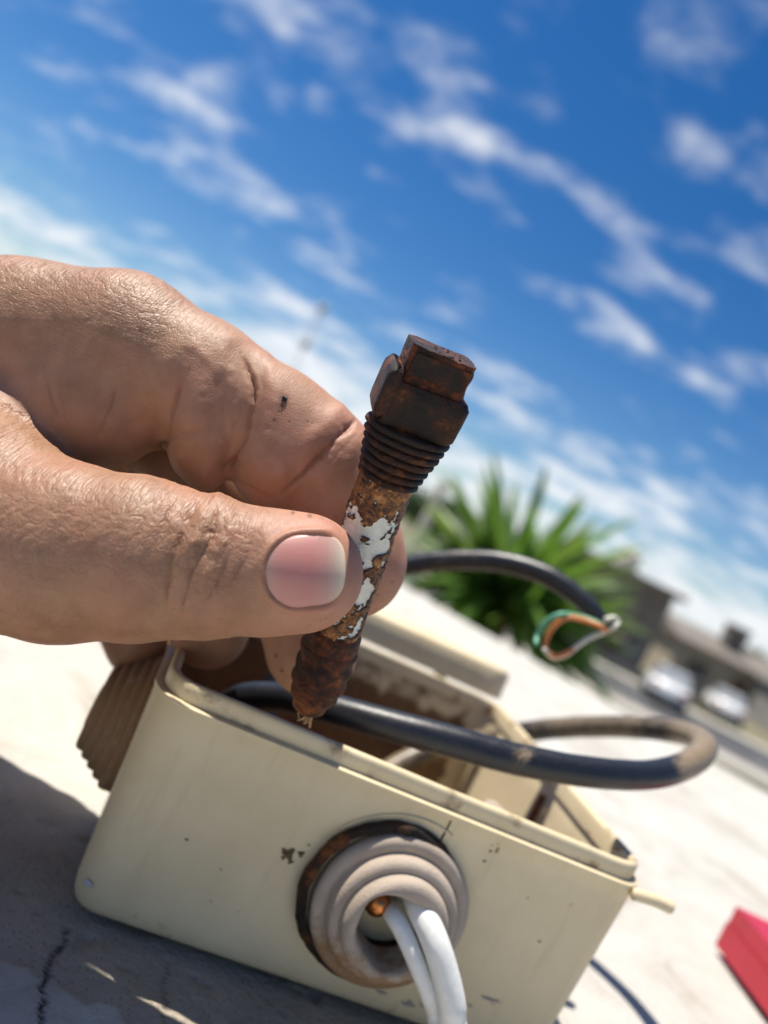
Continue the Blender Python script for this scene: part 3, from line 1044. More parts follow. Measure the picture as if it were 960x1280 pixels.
# ------------------------------------------------------------------ the corroded plug
PT = np.array([P(556, 436, 111.5), P(530, 486, 114.0), P(510, 535, 116.5), P(482, 603, 119.5), P(466, 645, 121.5), P(432, 750, 126.0), P(402, 840, 130.0), P(384, 888, 132.5)])
ptop, pboot = PT[0], PT[3]
ax = (ptop - pboot)
ax /= np.linalg.norm(ax)
tocam = np.array([0, 0, CAMH * 0.001]) - PT[1]
nf = tocam - ax * (tocam @ ax)
nf /= np.linalg.norm(nf)
wx = np.cross(ax, nf)                  # image right
if wx @ cR < 0:
    wx = -wx
rot = math.radians(13)
nf2 = nf * math.cos(rot) + wx * math.sin(rot)
wx2 = wx * math.cos(rot) - nf * math.sin(rot)
plug = empty('network_plug', tuple(pboot))
tag(plug, 'corroded network plug with ribbed black boot pinched between thumb and finger', 'plug')
PF = Matrix.Translation(-Vector(pboot)) @ frame(pboot, wx2, nf2, ax)     # local: x width, y to camera, z along the axis
LT = float(np.linalg.norm(ptop - pboot))
# connector tip
bm = bmesh.new()
w_, d_ = 0.0050, 0.0033
pts2 = [(-w_, -d_ - 0.0006), (w_, -d_ - 0.0006), (w_, d_ - 0.0010), (w_ - 0.0006, d_), (-w_ + 0.0004, d_), (-w_, d_ - 0.0008)]
z0_, z1_ = LT - 0.0068, LT - 0.0005
lo_ = [bm.verts.new((x, y, z0_)) for x, y in pts2]
hi_ = [bm.verts.new((x, y, z1_)) for x, y in pts2]
bm.faces.new(lo_[::-1])
bm.faces.new(hi_)
for i in range(len(pts2)):
    bm.faces.new((lo_[i], lo_[(i + 1) % 6], hi_[(i + 1) % 6], hi_[i]))
bmesh.ops.subdivide_edges(bm, edges=bm.edges, cuts=9, use_grid_fill=True)
for v in bm.verts:
    q = np.array([v.co])
    v.co += Vector((float(fbm(q * 700, 3, 5)[0]), float(fbm(q * 700, 3, 6)[0]), float(fbm(q * 700, 3, 7)[0]))) * 0.0008
tip = bm_obj('connector', bm, RUST, plug, smooth=False)
tip.matrix_local = PF
# crust along the top edge of the connector and dark contact slots in its face
bm = bmesh.new()
box_bm(bm, -w_ + 0.0007, w_ - 0.0006, d_ - 0.0006, d_ + 0.0002, z0_ + 0.0022, z1_ - 0.0009)
o = bm_obj('contact_face', bm, RUSTBLACK, plug, bevel=0.00015)
o.matrix_local = PF
for k in range(16):
    bm = bmesh.new()
    bmesh.ops.create_icosphere(bm, subdivisions=1, radius=rng.uniform(0.00012, 0.00036))
    for v in bm.verts:
        v.co *= rng.uniform(0.6, 1.3)
    o = bm_obj('rust_crust', bm, RUST, plug, smooth=False)
    o.matrix_local = PF @ Matrix.Translation((rng.uniform(-0.0028, 0.0032), rng.uniform(-0.002, d_ - 0.0006), z1_ + 0.00005))


def boot_block(z0, z1, wb, wt, db, dt, r, nz=8):
    """rounded box, bottom half-width wb to top wt"""
    V = []
    for j in range(nz + 1):
        t = j / nz
        inset = 0.0006 * (1 - min(1, min(t, 1 - t) * 5)) ** 2
        ww = wb + (wt - wb) * t - inset
        dd = db + (dt - db) * t - inset
        lp_ = densify(rrect(-ww, ww, -dd, dd, r, 5), 0.0008) if False else rrect(-ww, ww, -dd, dd, r, 6)
        V.append(np.concatenate([np.array(lp_), np.full((len(lp_), 1), z0 + (z1 - z0) * t)], 1))
    n = len(V[0])
    V = np.concatenate(V)
    F = grid_faces(n, nz + 1, True)
    F.append(tuple(range(n))[::-1])
    F.append(tuple(range(nz * n, (nz + 1) * n)))
    return V, F


HB = LT - 0.0128                       # bottom of the boot head
V, F = boot_block(HB, LT - 0.0060, 0.0064, 0.0067, 0.0042, 0.0044, 0.0016)
V += np.stack([fbm(V * 600, 3, s_) for s_ in (11, 12, 13)], 1) * 0.0003
head = link('boot_head', mesh_np('boot_head', V, F), RUSTBLACK, plug)
head.matrix_local = PF
m_ = head.modifiers.new('edge_split', 'EDGE_SPLIT')
m_.split_angle = math.radians(55)
# raised left cheek of the boot, beside the connector
V, F = boot_block(HB + 0.0006, LT - 0.0040, 0.0013, 0.0012, 0.0046, 0.0044, 0.0009)
V[:, 0] -= 0.0058
ck_ = link('boot_cheek', mesh_np('boot_cheek', V, F), RUSTBLACK, plug)
ck_.matrix_local = PF
# ribbed sleeve
zr = HB
nrib = 7
pitch = zr / nrib
prf = []
for k in range(nrib):
    t = k / (nrib - 1)
    R_ = 0.0069 - 0.0019 * t
    zc = zr - 0.0007 - k * (zr - 0.0012) / (nrib - 0.5)
    hh = 0.00064
    prf += [(R_ - 0.0019, zc + hh * 1.0), (R_ - 0.0002, zc + hh * 0.75), (R_, zc + hh * 0.2), (R_, zc - hh * 0.35), (R_ - 0.0003, zc - hh * 0.8), (R_ - 0.0020, zc - hh * 1.0)]
prf += [(0.0040, -0.0004), (0.0036, -0.0008)]
prf = [(0.004, zr + 0.0004)] + prf
V, F = lathe(prf, 56)
V[:, 1] *= np.interp(V[:, 2], [0, zr], [0.97, 0.74])
V += np.stack([fbm(V * 700, 3, s_) for s_ in (21, 22, 23)], 1) * 0.00035
rib = link('ribbed_sleeve', mesh_np('ribbed_sleeve', V, F), RUSTBLACK, plug)
rib.matrix_local = PF


# sheath below the boot, crusted in rust
def tube_local(name, pts, radii, material, seg, rough, seed, crust=None):
    rel = [np.asarray(p) - pboot for p in pts]
    o = tube(name, rel, radii, material, plug, seg=seg, sub=16)
    V = verts_np(o.data)
    if crust is not None:
        c = crust(V)
        setattr_np(o.data, 'crust', c)
    return o


SH = [PT[3] - (PT[4] - PT[3]) * 0.15, PT[4], 0.5 * (PT[4] + PT[5]) + wx * 0.0002, PT[5], 0.5 * (PT[5] + PT[6])]
sh = tube('sheath', [p - pboot for p in SH], [0.0042, 0.0043, 0.0041, 0.0040, 0.0040], JACKET, plug, seg=72, sub=44)
V = verts_np(sh.data)
cv_ = fbm(V * 430, 5, 64, 0.62) * 1.75 + 0.535
along = (V @ (-ax)) * 1000                     # mm below the boot
cv_ += 0.30 * (1 - sstep(along, 1.5, 4.5)) - 0.16 * np.exp(-((along - 9.0) / 4.5) ** 2) + 0.06 * sstep(along, 14, 17)
side = V @ wx * 1000
m01 = sstep(cv_, 0.44, 0.54)
cc = catmull([p - pboot for p in SH], 44)
axn = np.repeat(cc, 72, axis=0)
axn = np.vstack([axn, cc[:1], cc[-1:]])
dv = V - axn
dv /= np.maximum(np.linalg.norm(dv, axis=1), 1e-6)[:, None]
V2 = V + dv * ((m01 - 0.5) * 0.00042 + fbm(V * 1400, 3, 66) * 0.0005 * m01)[:, None]
sh.data.vertices.foreach_set('co', V2.astype(np.float32).ravel())
setattr_np(sh.data, 'crust', cv_)
# dark swollen end with rings
E0, E1, E2 = 0.5 * (PT[5] + PT[6]) - (PT[6] - PT[5]) * 0.12, PT[6], PT[7]
nE = 60
ce = catmull([E0 - pboot, E1 - pboot, E2 - pboot], nE // 2)
tt = np.linspace(0, 1, len(ce))
rE = np.interp(tt, [0, 0.05, 0.3, 0.62, 0.85, 0.95, 1], [0.0041, 0.0046, 0.0048, 0.0046, 0.0036, 0.0027, 0.0018])
rE = rE + 0.00022 * np.sin(tt * 2 * np.pi * 5.5) * (tt > 0.2)
end = tube('collar', ce, rE, RUST, plug, seg=48, raw=True)
V = verts_np(end.data)
V += np.stack([fbm(V * 450, 4, s_) for s_ in (31, 32, 33)], 1) * 0.0004
end.data.vertices.foreach_set('co', V.astype(np.float32).ravel())
STRAND = simple('tarnished_strand', (0.30, 0.19, 0.10), 0.35, 0.4, 2, unit=1000, metallic=0.6)
for k in range(6):
    b0 = PT[7] - pboot + wx * rng.uniform(-0.0012, 0.0010) + nf * rng.uniform(-0.0008, 0.0012)
    b1 = b0 - ax * 0.0012 + wx * rng.uniform(-0.0007, 0.0007)
    b2 = b1 - ax * rng.uniform(0.0004, 0.0014) + wx * rng.uniform(-0.001, 0.0008) + nf * rng.uniform(-0.0006, 0.0006)
    tube('wire_strand', [b0 + ax * 0.0015, b1, b2], rng.uniform(0.00018, 0.0003), STRAND, plug, seg=7, sub=4)

# ------------------------------------------------------------------ the hand (one continuous mesh from a signed distance field)
gx = np.concatenate([-84 - np.cumsum(np.linspace(0.9, 7.0, 46))[::-1], np.arange(-84, 13, 0.6)]).astype(np.float32)
gy = np.concatenate([-50 - np.cumsum(np.linspace(0.9, 6.0, 24))[::-1], np.arange(-50, 40, 0.6), 40 + np.cumsum(np.linspace(0.8, 3.0, 18))]).astype(np.float32)
gz = np.concatenate([100 - np.cumsum(np.linspace(0.8, 4.0, 26))[::-1], np.arange(100, 148, 0.6), 148 + np.cumsum(np.linspace(0.7, 1.6, 66))]).astype(np.float32)
SHP = (len(gx), len(gy), len(gz))
BIG = np.float32(40)


def smin(a, b, k):
    h = np.maximum(k - np.abs(a - b), 0) / k
    return np.minimum(a, b) - h * h * k * 0.25


class Field:
    def __init__(s):
        s.f = np.full(SHP, BIG, np.float32)

    def _win(s, lo, hi):
        sl = []
        for g, a, b in zip((gx, gy, gz), lo, hi):
            i0 = max(0, int(np.searchsorted(g, a)) - 1)
            i1 = min(len(g), int(np.searchsorted(g, b)) + 1)
            sl.append(slice(i0, max(i1, i0 + 1)))
        X = gx[sl[0]][:, None, None]
        Y = gy[sl[1]][None, :, None]
        Z = gz[sl[2]][None, None, :]
        return tuple(sl), X, Y, Z

    def cone(s, a, b, ra, rb, k=4.0, flat=1.0):
        """tapered capsule; flat scales depth (z) about the axis"""
        a = np.asarray(a, np.float32)
        b = np.asarray(b, np.float32)
        R = max(ra, rb) + k + 6
        sl, X, Y, Z = s._win(np.minimum(a, b) - R, np.maximum(a, b) + R)
        ab = b - a
        L2 = float(ab @ ab)
        t = np.clip(((X - a[0]) * ab[0] + (Y - a[1]) * ab[1] + (Z - a[2]) * ab[2]) / L2, 0, 1)
        dx, dy, dz = X - a[0] - t * ab[0], Y - a[1] - t * ab[1], (Z - a[2] - t * ab[2]) / flat
        ts = t * t * (3 - 2 * t) * 0.5 + t * 0.5
        d = np.sqrt(dx * dx + dy * dy + dz * dz) - (ra + (rb - ra) * ts)
        s.f[sl] = smin(s.f[sl], d.astype(np.float32), np.float32(k))

    def ball(s, c, r, k=3.0):
        """ellipsoid, r = (rx, ry, rz)"""
        c = np.asarray(c, np.float32)
        r = np.asarray(r, np.float32)
        R = r + k + 6
        sl, X, Y, Z = s._win(c - R, c + R)
        q = np.sqrt(((X - c[0]) / r[0]) ** 2 + ((Y - c[1]) / r[1]) ** 2 + ((Z - c[2]) / r[2]) ** 2)
        d = (q - 1) * float(r.min())
        s.f[sl] = smin(s.f[sl], d.astype(np.float32), np.float32(k))

    def chain(s, pts, k=5.0, flat=1.0):
        for (a, ra), (b, rb) in zip(pts[:-1], pts[1:]):
            s.cone(a, b, ra, rb, k, flat)


def J(px, py, d, rpx):
    """joint: camera-frame mm and radius in mm from pixels"""
    return (pc(px, py, d), rpx * d / FPX)


# thumb: seen on its nail side, pad resting on the sheath
TH = Field()
TH.chain([J(-190, 600, 138, 148), J(-50, 650, 121, 142), J(75, 690, 115.5, 110), J(170, 698, 114, 103)], 2.5)
TH.chain([J(170, 698, 114, 103), J(255, 709, 113.5, 89), J(330, 715, 113, 78), J(376, 716, 113.2, 72)], 1.5, 0.93)
TH.ball(pc(374, 716, 114.5), (9.2, 8.4, 7.2), 2)                          # pad
# index finger: proximal, middle, end segment, with fleshy bulges between the creases
IX = Field()
IX.chain([J(-330, 455, 150, 122), J(-120, 440, 143, 112), J(30, 434, 139, 106), J(158, 441, 136.5, 97)], 2.5)
IX.cone(pc(158, 441, 136.5), pc(240, 480, 135.5), 96 * 136.5 / FPX, 84 * 135.5 / FPX, 2.5)
IX.cone(pc(240, 480, 135.5), pc(345, 538, 135), 84 * 135.5 / FPX, 74 * 135 / FPX, 2.5)
IX.ball(pc(105, 505, 132.5), (14.5, 12.0, 11.0), 3)                       # underside of the first segment
IX.ball(pc(256, 520, 130.8), (7.2, 12.6, 8.6), 1.2)                       # bulge between the middle creases
IX.cone(pc(338, 530, 134.5), pc(386, 566, 134.5), 74 * 134 / FPX, 73 * 134 / FPX, 1.5)
IX.ball(pc(348, 572, 131.8), (8.4, 9.4, 8.6), 1.5)
IX.cone(pc(408, 580, 135), pc(447, 704, 135.5), 66 * 135 / FPX, 61 * 135 / FPX, 1.2)
IX.ball(pc(442, 692, 134.5), (8.6, 11.0, 8.4), 2)
# the other fingers, curled behind
FI = Field()
FI.chain([J(-300, 470, 166, 90), J(-60, 470, 162, 72), J(180, 520, 158, 62), J(320, 640, 155, 58), J(380, 755, 152, 60), J(390, 812, 150, 58)], 2)
RI = Field()
RI.chain([J(-300, 480, 180, 82), J(-80, 500, 176, 64), J(130, 545, 173, 56), J(225, 690, 169, 54), J(262, 786, 165, 50)], 2)
PI_ = Field()
PI_.chain([J(-300, 500, 192, 72), J(-120, 530, 188, 54), J(60, 570, 185, 46), J(130, 700, 181, 44), J(172, 806, 177, 39)], 2)
# palm, ball of the thumb, wrist and forearm
PA = Field()
for q, r_ in ((J(-300, 470, 152, 0), 17), (J(-300, 480, 166, 0), 17), (J(-300, 490, 180, 0), 16), (J(-300, 510, 190, 0), 14)):
    PA.cone(q[0], np.array([-175, 2, 166 + (q[0][2] - 175) * 0.45]), r_, 19, 10)
PA.cone(pc(-190, 600, 138), np.array([-165, 4, 150]), 19, 19, 10)
PA.cone(np.array([-120, -8, 158]), np.array([-60, -12, 158]), 15, 8, 8)
PA.cone(np.array([-170, 2, 166]), np.array([-225, -34, 140]), 22, 27, 10)
PA.cone(np.array([-225, -34, 140]), np.array([-262, -78, 96]), 27, 34, 10)


def blend(a, b, k0, k1):
    """soft at the left (towards the palm), crisp to the right"""
    k = (k1 + (k0 - k1) * sstep(-gx.astype(float), 47, 66)).astype(np.float32)[:, None, None]
    h = np.maximum(k - np.abs(a - b), 0) / k
    return np.minimum(a, b) - h * h * k * 0.25


# web of skin between thumb and forefinger
PA.cone(pc(-75, 610, 124), pc(-60, 505, 136), 11, 11, 6)
PA.cone(pc(-20, 590, 126), pc(-20, 520, 134), 5.5, 7, 6)
FF = blend(PA.f, IX.f, 9, 2)
for g_ in (FI, RI, PI_):
    FF = blend(FF, g_.f, 6, 0.6)
FF = blend(FF, TH.f, 9, 0.5)


def surface_nets(f, xs, ys, zs):
    s = f < 0
    c = s[:-1, :-1, :-1].astype(np.int8)
    tot = np.zeros_like(c)
    for a in (0, 1):
        for b in (0, 1):
            for d in (0, 1):
                tot += s[a:s.shape[0] - 1 + a, b:s.shape[1] - 1 + b, d:s.shape[2] - 1 + d]
    act = np.argwhere((tot > 0) & (tot < 8))
    ind = np.full(tot.shape, -1, np.int32)
    ind[act[:, 0], act[:, 1], act[:, 2]] = np.arange(len(act))
    acc = np.zeros((len(act), 3))
    cnt = np.zeros(len(act))
    G = (xs.astype(float), ys.astype(float), zs.astype(float))
    for axn_ in range(3):
        o1, o2 = [i for i in range(3) if i != axn_]
        for u in (0, 1):
            for v in (0, 1):
                i0 = act.copy()
                i0[:, o1] += u
                i0[:, o2] += v
                i1 = i0.copy()
                i1[:, axn_] += 1
                f0 = f[i0[:, 0], i0[:, 1], i0[:, 2]].astype(float)
                f1 = f[i1[:, 0], i1[:, 1], i1[:, 2]].astype(float)
                m = (f0 < 0) != (f1 < 0)
                t = f0[m] / (f0[m] - f1[m])
                p = np.empty((m.sum(), 3))
                for ax_ in range(3):
                    p[:, ax_] = G[ax_][i0[m][:, ax_]]
                p[:, axn_] += t * (G[axn_][i1[m][:, axn_]] - G[axn_][i0[m][:, axn_]])
                acc[m] += p
                cnt[m] += 1
    V = acc / cnt[:, None]
    faces = []
    for axn_ in range(3):
        sl0 = [slice(None)] * 3
        sl1 = [slice(None)] * 3
        sl0[axn_] = slice(0, -1)
        sl1[axn_] = slice(1, None)
        a, b = s[tuple(sl0)], s[tuple(sl1)]
        o1, o2 = (axn_ + 1) % 3, (axn_ + 2) % 3
        e = np.argwhere(a != b)
        ok = (e[:, o1] > 0) & (e[:, o2] > 0) & (e[:, o1] < s.shape[o1] - 1) & (e[:, o2] < s.shape[o2] - 1)
        e = e[ok]
        inside_first = a[e[:, 0], e[:, 1], e[:, 2]]
        q = []
        for du, dv_ in ((-1, -1), (0, -1), (0, 0), (-1, 0)):
            i = e.copy()
            i[:, o1] += du
            i[:, o2] += dv_
            q.append(ind[i[:, 0], i[:, 1], i[:, 2]])
        q = np.stack(q, 1)
        q[~inside_first] = q[~inside_first][:, ::-1]
        faces.append(q)
    return V, np.concatenate(faces)


HV, HF = surface_nets(FF, gx, gy, gz)


def edges_of(F, n):
    e = np.concatenate([F[:, [0, 1]], F[:, [1, 2]], F[:, [2, 3]], F[:, [3, 0]]])
    e.sort(axis=1)
    key = e[:, 0].astype(np.int64) * n + e[:, 1]
    u, inv = np.unique(key, return_inverse=True)
    return np.stack([u // n, u % n], 1), inv.reshape(4, len(F))


def relax(V, E, f, it):
    n = len(V)
    deg = np.bincount(E.ravel(), minlength=n).astype(float)
    for _ in range(it):
        acc = np.stack([np.bincount(E[:, 0], V[E[:, 1], k], n) + np.bincount(E[:, 1], V[E[:, 0], k], n) for k in range(3)], 1)
        V = V + f * (acc / deg[:, None] - V)
    return V


def split_quads(V, F):
    """every quad into four"""
    E, inv = edges_of(F, len(V))
    n, ne = len(V), len(E)
    V2 = np.vstack([V, V[E].mean(1), V[F].mean(1)])
    m = inv + n
    c = np.arange(len(F)) + n + ne
    Q = [np.stack([F[:, i], m[i], c, m[(i - 1) % 4]], 1) for i in range(4)]
    return V2, np.concatenate(Q)


HE, _ = edges_of(HF, len(HV))
HV = relax(HV, HE, 0.5, 3)
HV, HF = split_quads(HV, HF)
HE, _ = edges_of(HF, len(HV))
HV = relax(HV, HE, 0.5, 3)
me2 = mesh_np('hand', HV * 0.001, HF)
V = HV.copy()
N = np.empty(len(V) * 3, np.float32)
me2.vertex_normals.foreach_get('vector', N)
N = N.reshape(-1, 3).astype(float)


def sample(f, q):
    i = [np.clip(np.searchsorted(g, q[:, k]), 1, len(g) - 1) for k, g in enumerate((gx, gy, gz))]
    return f[i[0], i[1], i[2]]


fth, fix = sample(TH.f, V), sample(IX.f, V)
is_th = (fth < 1.0) & (fth <= fix + 0.2)
is_ix = (fix < 1.2) & ~is_th
ppx = V[:, 0] / V[:, 2] * FPX + 480
ppy = V[:, 1] / V[:, 2] * FPX + 640
QP = np.stack([ppx, ppy], 1)
facing = np.clip(-(N * V).sum(1) / np.linalg.norm(V, axis=1), 0, 1)
front = facing > 0.03
disp = np.zeros(len(V))
line = np.zeros(len(V))


def crease(pts, depth, wpx, sel, bulge=0.4, dark=0.5, n=8):
    c = catmull([np.array(p, float) for p in pts], n)
    m = np.where(sel & front)[0]
    lo, hi = c.min(0) - 45, c.max(0) + 45
    q = QP[m]
    k = ((q > lo) & (q < hi)).all(1)
    m = m[k]
    wob = fbm(np.concatenate([QP[m] / 9, np.zeros((len(m), 1))], 1), 2, 91) * 4
    d = seg_dist(QP[m] + wob[:, None] * np.array([0.7, 0.7]), c)
    # fade to both ends
    e = np.minimum(np.linalg.norm(QP[m] - c[0], axis=1), np.linalg.norm(QP[m] - c[-1], axis=1))
    fade = np.clip(e / 22, 0.15, 1)
    g = np.exp(-(d / wpx) ** 2)
    g = 0.6 * np.exp(-(d / (wpx * 0.55)) ** 2) + 0.55 * np.exp(-d / (wpx * 2.2))
    vary = 0.75 + 1.1 * fbm(np.concatenate([QP[m] / 16, np.zeros((len(m), 1))], 1), 2, 95)
    fade = fade * np.clip(vary, 0.5, 1.15)
    disp[m] -= depth * fade * g
    disp[m] += depth * bulge * fade * np.exp(-((d - 5.0 * wpx) / (3.0 * wpx)) ** 2)
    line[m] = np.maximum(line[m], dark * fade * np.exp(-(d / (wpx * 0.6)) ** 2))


# soft large-scale unevenness
disp += fbm(V / 9, 3, 101) * 0.38
# index creases
crease([(302, 442), (311, 460), (317, 483), (314, 515), (305, 549), (289, 577), (278, 598)], 1.1, 4.5, is_ix, 0.35, 0.32)
crease([(236, 462), (227, 474), (216, 509), (207, 546), (192, 575), (178, 600)], 1.0, 5, is_ix, 0.35, 0.3)
crease([(203, 549), (225, 544), (250, 539), (268, 532)], 0.4, 4, is_ix, 0.3, 0.3)
crease([(449, 520), (432, 538), (417, 552), (392, 580), (370, 602), (350, 622)], 1.1, 4.5, is_ix, 0.35, 0.34)
crease([(286, 590), (305, 604), (325, 616), (345, 624)], 0.6, 4, is_ix, 0.2, 0.4)
crease([(60, 470), (66, 500), (76, 530)], 0.35, 5, is_ix, 0.2, 0.2)
crease([(80, 470), (78, 500), (88, 545)], 0.3, 4, is_ix, 0.2, 0.2)
crease([(150, 470), (140, 510), (118, 556)], 0.25, 6, is_ix, 0.2, 0.1)
for off, dp in ((-14, 0.12), (13, 0.14)):
    crease([(444 + off, 530), (420 + off, 556), (396 + off, 584)], dp, 3.2, is_ix, 0.3, 0.12)
for off, dp in ((-13, 0.12), (14, 0.10)):
    crease([(306 + off, 452), (315 + off, 484), (311 + off, 520), (300 + off, 552)], dp, 3.4, is_ix, 0.3, 0.1)
for k in range(9):                      # faint cross-hatching of the finger's side
    x0_ = 95 + k * 36
    crease([(x0_, 455 + k * 9), (x0_ - 6, 480 + k * 9), (x0_ - 16, 506 + k * 9)], 0.10, 3.0, is_ix, 0.3, 0.05)
# thumb knuckle folds
TW = [([(250, 615), (246, 629), (233, 652), (223, 676), (214, 706), (208, 749), (209, 768)], 0.62, 3.6),
      ([(264, 622), (269, 637), (265, 672), (242, 710), (233, 741), (223, 775)], 0.55, 3.4),
      ([(292, 628), (296, 650), (294, 676), (279, 714), (262, 745), (252, 762)], 0.36, 3.0),
      ([(316, 649), (312, 687), (294, 722), (285, 742)], 0.26, 2.8),
      ([(330, 645), (322, 668), (318, 690)], 0.18, 2.4),
      ([(222, 612), (212, 640), (198, 668), (190, 700)], 0.25, 3.0),
      ([(200, 606), (190, 632), (176, 660), (168, 690)], 0.20, 3.0),
      ([(282, 632), (280, 655), (284, 680), (272, 705)], 0.22, 2.4),
      ([(240, 660), (252, 668), (266, 664), (284, 672)], 0.20, 2.4),
      ([(236, 700), (250, 690), (262, 700), (278, 694)], 0.18, 2.4),
      ([(250, 730), (262, 722), (276, 728)], 0.15, 2.2)]
for pts, dep, wp in TW:
    crease(pts, dep, wp, is_th, 0.5, 0.45)
# fine ridges on the thumb's back
rx = QP[:, 0] + 0.45 * (QP[:, 1] - 690) * np.sign(690 - QP[:, 1]) * 0.25
wp_ = np.stack([rx / 11, QP[:, 1] / 42, np.zeros(len(V))], 1)
rid = np.abs(fbm(wp_ + fbm(V / 3, 2, 7)[:, None] * 0.9, 3, 111))
kn = np.exp(-((QP[:, 0] - 250) / 55) ** 2) + 0.6 * sstep(-QP[:, 0], -190, 20)
disp += np.where(is_th & front, (rid - 0.1) * 0.5 * np.clip(kn, 0, 1), 0)
wq = np.stack([(QP[:, 0] * 0.6 + QP[:, 1] * 0.8) / 10, (QP[:, 0] * 0.8 - QP[:, 1] * 0.6) / 34, np.zeros(len(V))], 1)
rid2 = np.abs(fbm(wq + fbm(V / 4, 2, 9)[:, None] * 0.8, 3, 117))
disp += np.where(is_th & front, (rid2 - 0.1) * 0.42 * sstep(-QP[:, 0], -215, -110), 0)
# back of the index: crossing furrows
g1 = np.abs(fbm(np.stack([QP[:, 0] / 12, QP[:, 1] / 40, V[:, 2] / 6], 1), 2, 121))
g2 = np.abs(fbm(np.stack([QP[:, 0] / 44, QP[:, 1] / 11, V[:, 2] / 6], 1), 2, 125))
back = is_ix * sstep(-(QP[:, 1] - 0.22 * QP[:, 0]), -470, -360) * sstep(-QP[:, 0], -330, -150)
disp += back * ((np.minimum(g1, g2) - 0.06) * 0.45)

# nail bed: sink the plate area, raise the folds round it
NCX, NCY, NHW, NHH = 379.0, 714.0, 46.5, 43.5


def nail_q(px, py):
    """superellipse radius of the nail outline, 1 at its edge (free edge to the right)"""
    dx = (px - NCX) / NHW
    dy = (py - NCY + 0.05 * (px - NCX)) / NHH
    p = np.where(dx > 0, 3.4, 2.2)
    return (np.abs(dx) ** p + np.abs(dy) ** p) ** (1 / p)


nq = nail_q(ppx, ppy)
disp *= np.where(is_th, sstep(nq, 1.0, 1.35), 1.0)
near_nail = is_th & front & (nq < 1.9)
fold = np.exp(-((nq - 1.12) / 0.11) ** 2) * (1 - 0.75 * sstep(ppx, 405, 428))
disp += np.where(near_nail, fold * 0.55 - 0.55 * sstep(-nq, -1.04, -0.86), 0)
line = np.where(near_nail, np.maximum(line, 0.3 * np.exp(-((nq - 1.03) / 0.05) ** 2) * (1 - sstep(ppx, 410, 430))), line)
V0 = V.copy()
V = V + N * disp[:, None]
# colour masks: pinker finger ends, pads and folds; tanned backs
pink = np.clip(0.25 + fbm(V / 6, 3, 131) * 0.5, 0, 1)
pink = np.where(is_th, 0.12 + 0.75 * sstep(ppx, 290, 400) + fbm(V / 5, 3, 133) * 0.4, pink)
pink = np.where(is_ix, 0.18 + 0.42 * sstep(ppx - 0.2 * (ppy - 480), 120, 430) + fbm(V / 5, 3, 134) * 0.5, pink)
pink = np.where(is_ix & (ppy - 0.3 * ppx < 380), pink - 0.25, pink)
dors = np.where(is_th, 1 - sstep(ppx, 300, 350) * 0.9, 0.2)
dors = np.where(is_ix, np.clip(back * 1.2, 0.05, 1), dors)
dirt = np.zeros(len(V))
for x, y, r in ((355, 499, 6.0), (352, 506, 3.0), (349, 514, 1.8), (346, 520, 1.3), (343, 524, 1.0), (390, 527, 1.6), (384, 526, 1.2), (362, 527, 1.3), (366, 641, 2.0), (387, 645, 2.6), (386, 672, 1.2), (345, 820, 2.5), (352, 838, 2.0), (340, 846, 1.6), (370, 556, 1.2)):
    d = np.hypot(ppx - x, ppy - y) + fbm(V * 2.5, 2, 141) * 3
    dirt = np.maximum(dirt, np.where(front & ((y > 800) | is_th | is_ix), np.exp(-(np.maximum(d, 0) / r) ** 2) * 0.9, 0))
rd = random.Random(9)
for _k in range(46):
    if _k < 26:
        x, y = rd.uniform(330, 452), rd.choice((rd.uniform(770, 800), rd.uniform(640, 665), rd.uniform(660, 780)))
    else:
        x, y = rd.uniform(455, 510), rd.uniform(560, 770)
    d = np.hypot(ppx - x, ppy - y)
    dirt = np.maximum(dirt, np.where(front & (is_th | is_ix), np.exp(-(d / rd.uniform(0.9, 1.9)) ** 2) * rd.uniform(0.25, 0.75), 0))
dirt = np.maximum(dirt, np.where(is_ix & front, 0.22 * np.exp(-((ppx - 365) / 40) ** 2 - ((ppy - 530) / 9) ** 2) * (0.5 + fbm(V * 0.9, 3, 143)), 0))
W = c2w(V)
HB0 = W.mean(0) * 0
me2.vertices.foreach_set('co', W.astype(np.float32).ravel())
ixd = np.array([0.94, 0.34])
su = np.where(is_th, V[:, 0] * 0.75 + 0.25 * V[:, 1], (V[:, 0] * 0.92 + V[:, 1] * 0.38) * 0.95)
sv_ = np.where(is_th, V[:, 1] * 0.62 - 0.15 * V[:, 0] + V[:, 2] * 0.3, (V[:, 1] * 0.92 - V[:, 0] * 0.38 + V[:, 2] * 0.6) * 0.95)
setattr_np(me2, 'su', su)
setattr_np(me2, 'sv', sv_)
setattr_np(me2, 'pink', np.clip(pink, 0, 1))
setattr_np(me2, 'dorsal', np.clip(dors, 0, 1))
setattr_np(me2, 'line', np.clip(line, 0, 1))
setattr_np(me2, 'dirt', np.clip(dirt, 0, 1))
me2.update()
me2.materials.clear()
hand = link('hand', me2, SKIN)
tag(hand, 'bare hand reaching in from the left, pinching the corroded plug between thumb and forefinger', 'hand')

# a crumb of rust stuck to the forefinger
ic = np.where(is_ix & front)[0]
ic = ic[np.argmin(np.hypot(ppx[ic] - 355, ppy[ic] - 499))]
bm = bmesh.new()
bmesh.ops.create_icosphere(bm, subdivisions=2, radius=0.00042)
rc_ = random.Random(3)
for v_ in bm.verts:
    v_.co *= rc_.uniform(0.7, 1.25)
cr_ = bm_obj('rust_crumb', bm, simple('black_crumb', (0.006, 0.004, 0.003), 0.7, 0.3, 1, unit=1000))
cr_.location = tuple(c2w(V[ic] + N[ic] * 0.1))
tag(cr_, 'tiny black crumb stuck to the side of the forefinger', 'crumb')

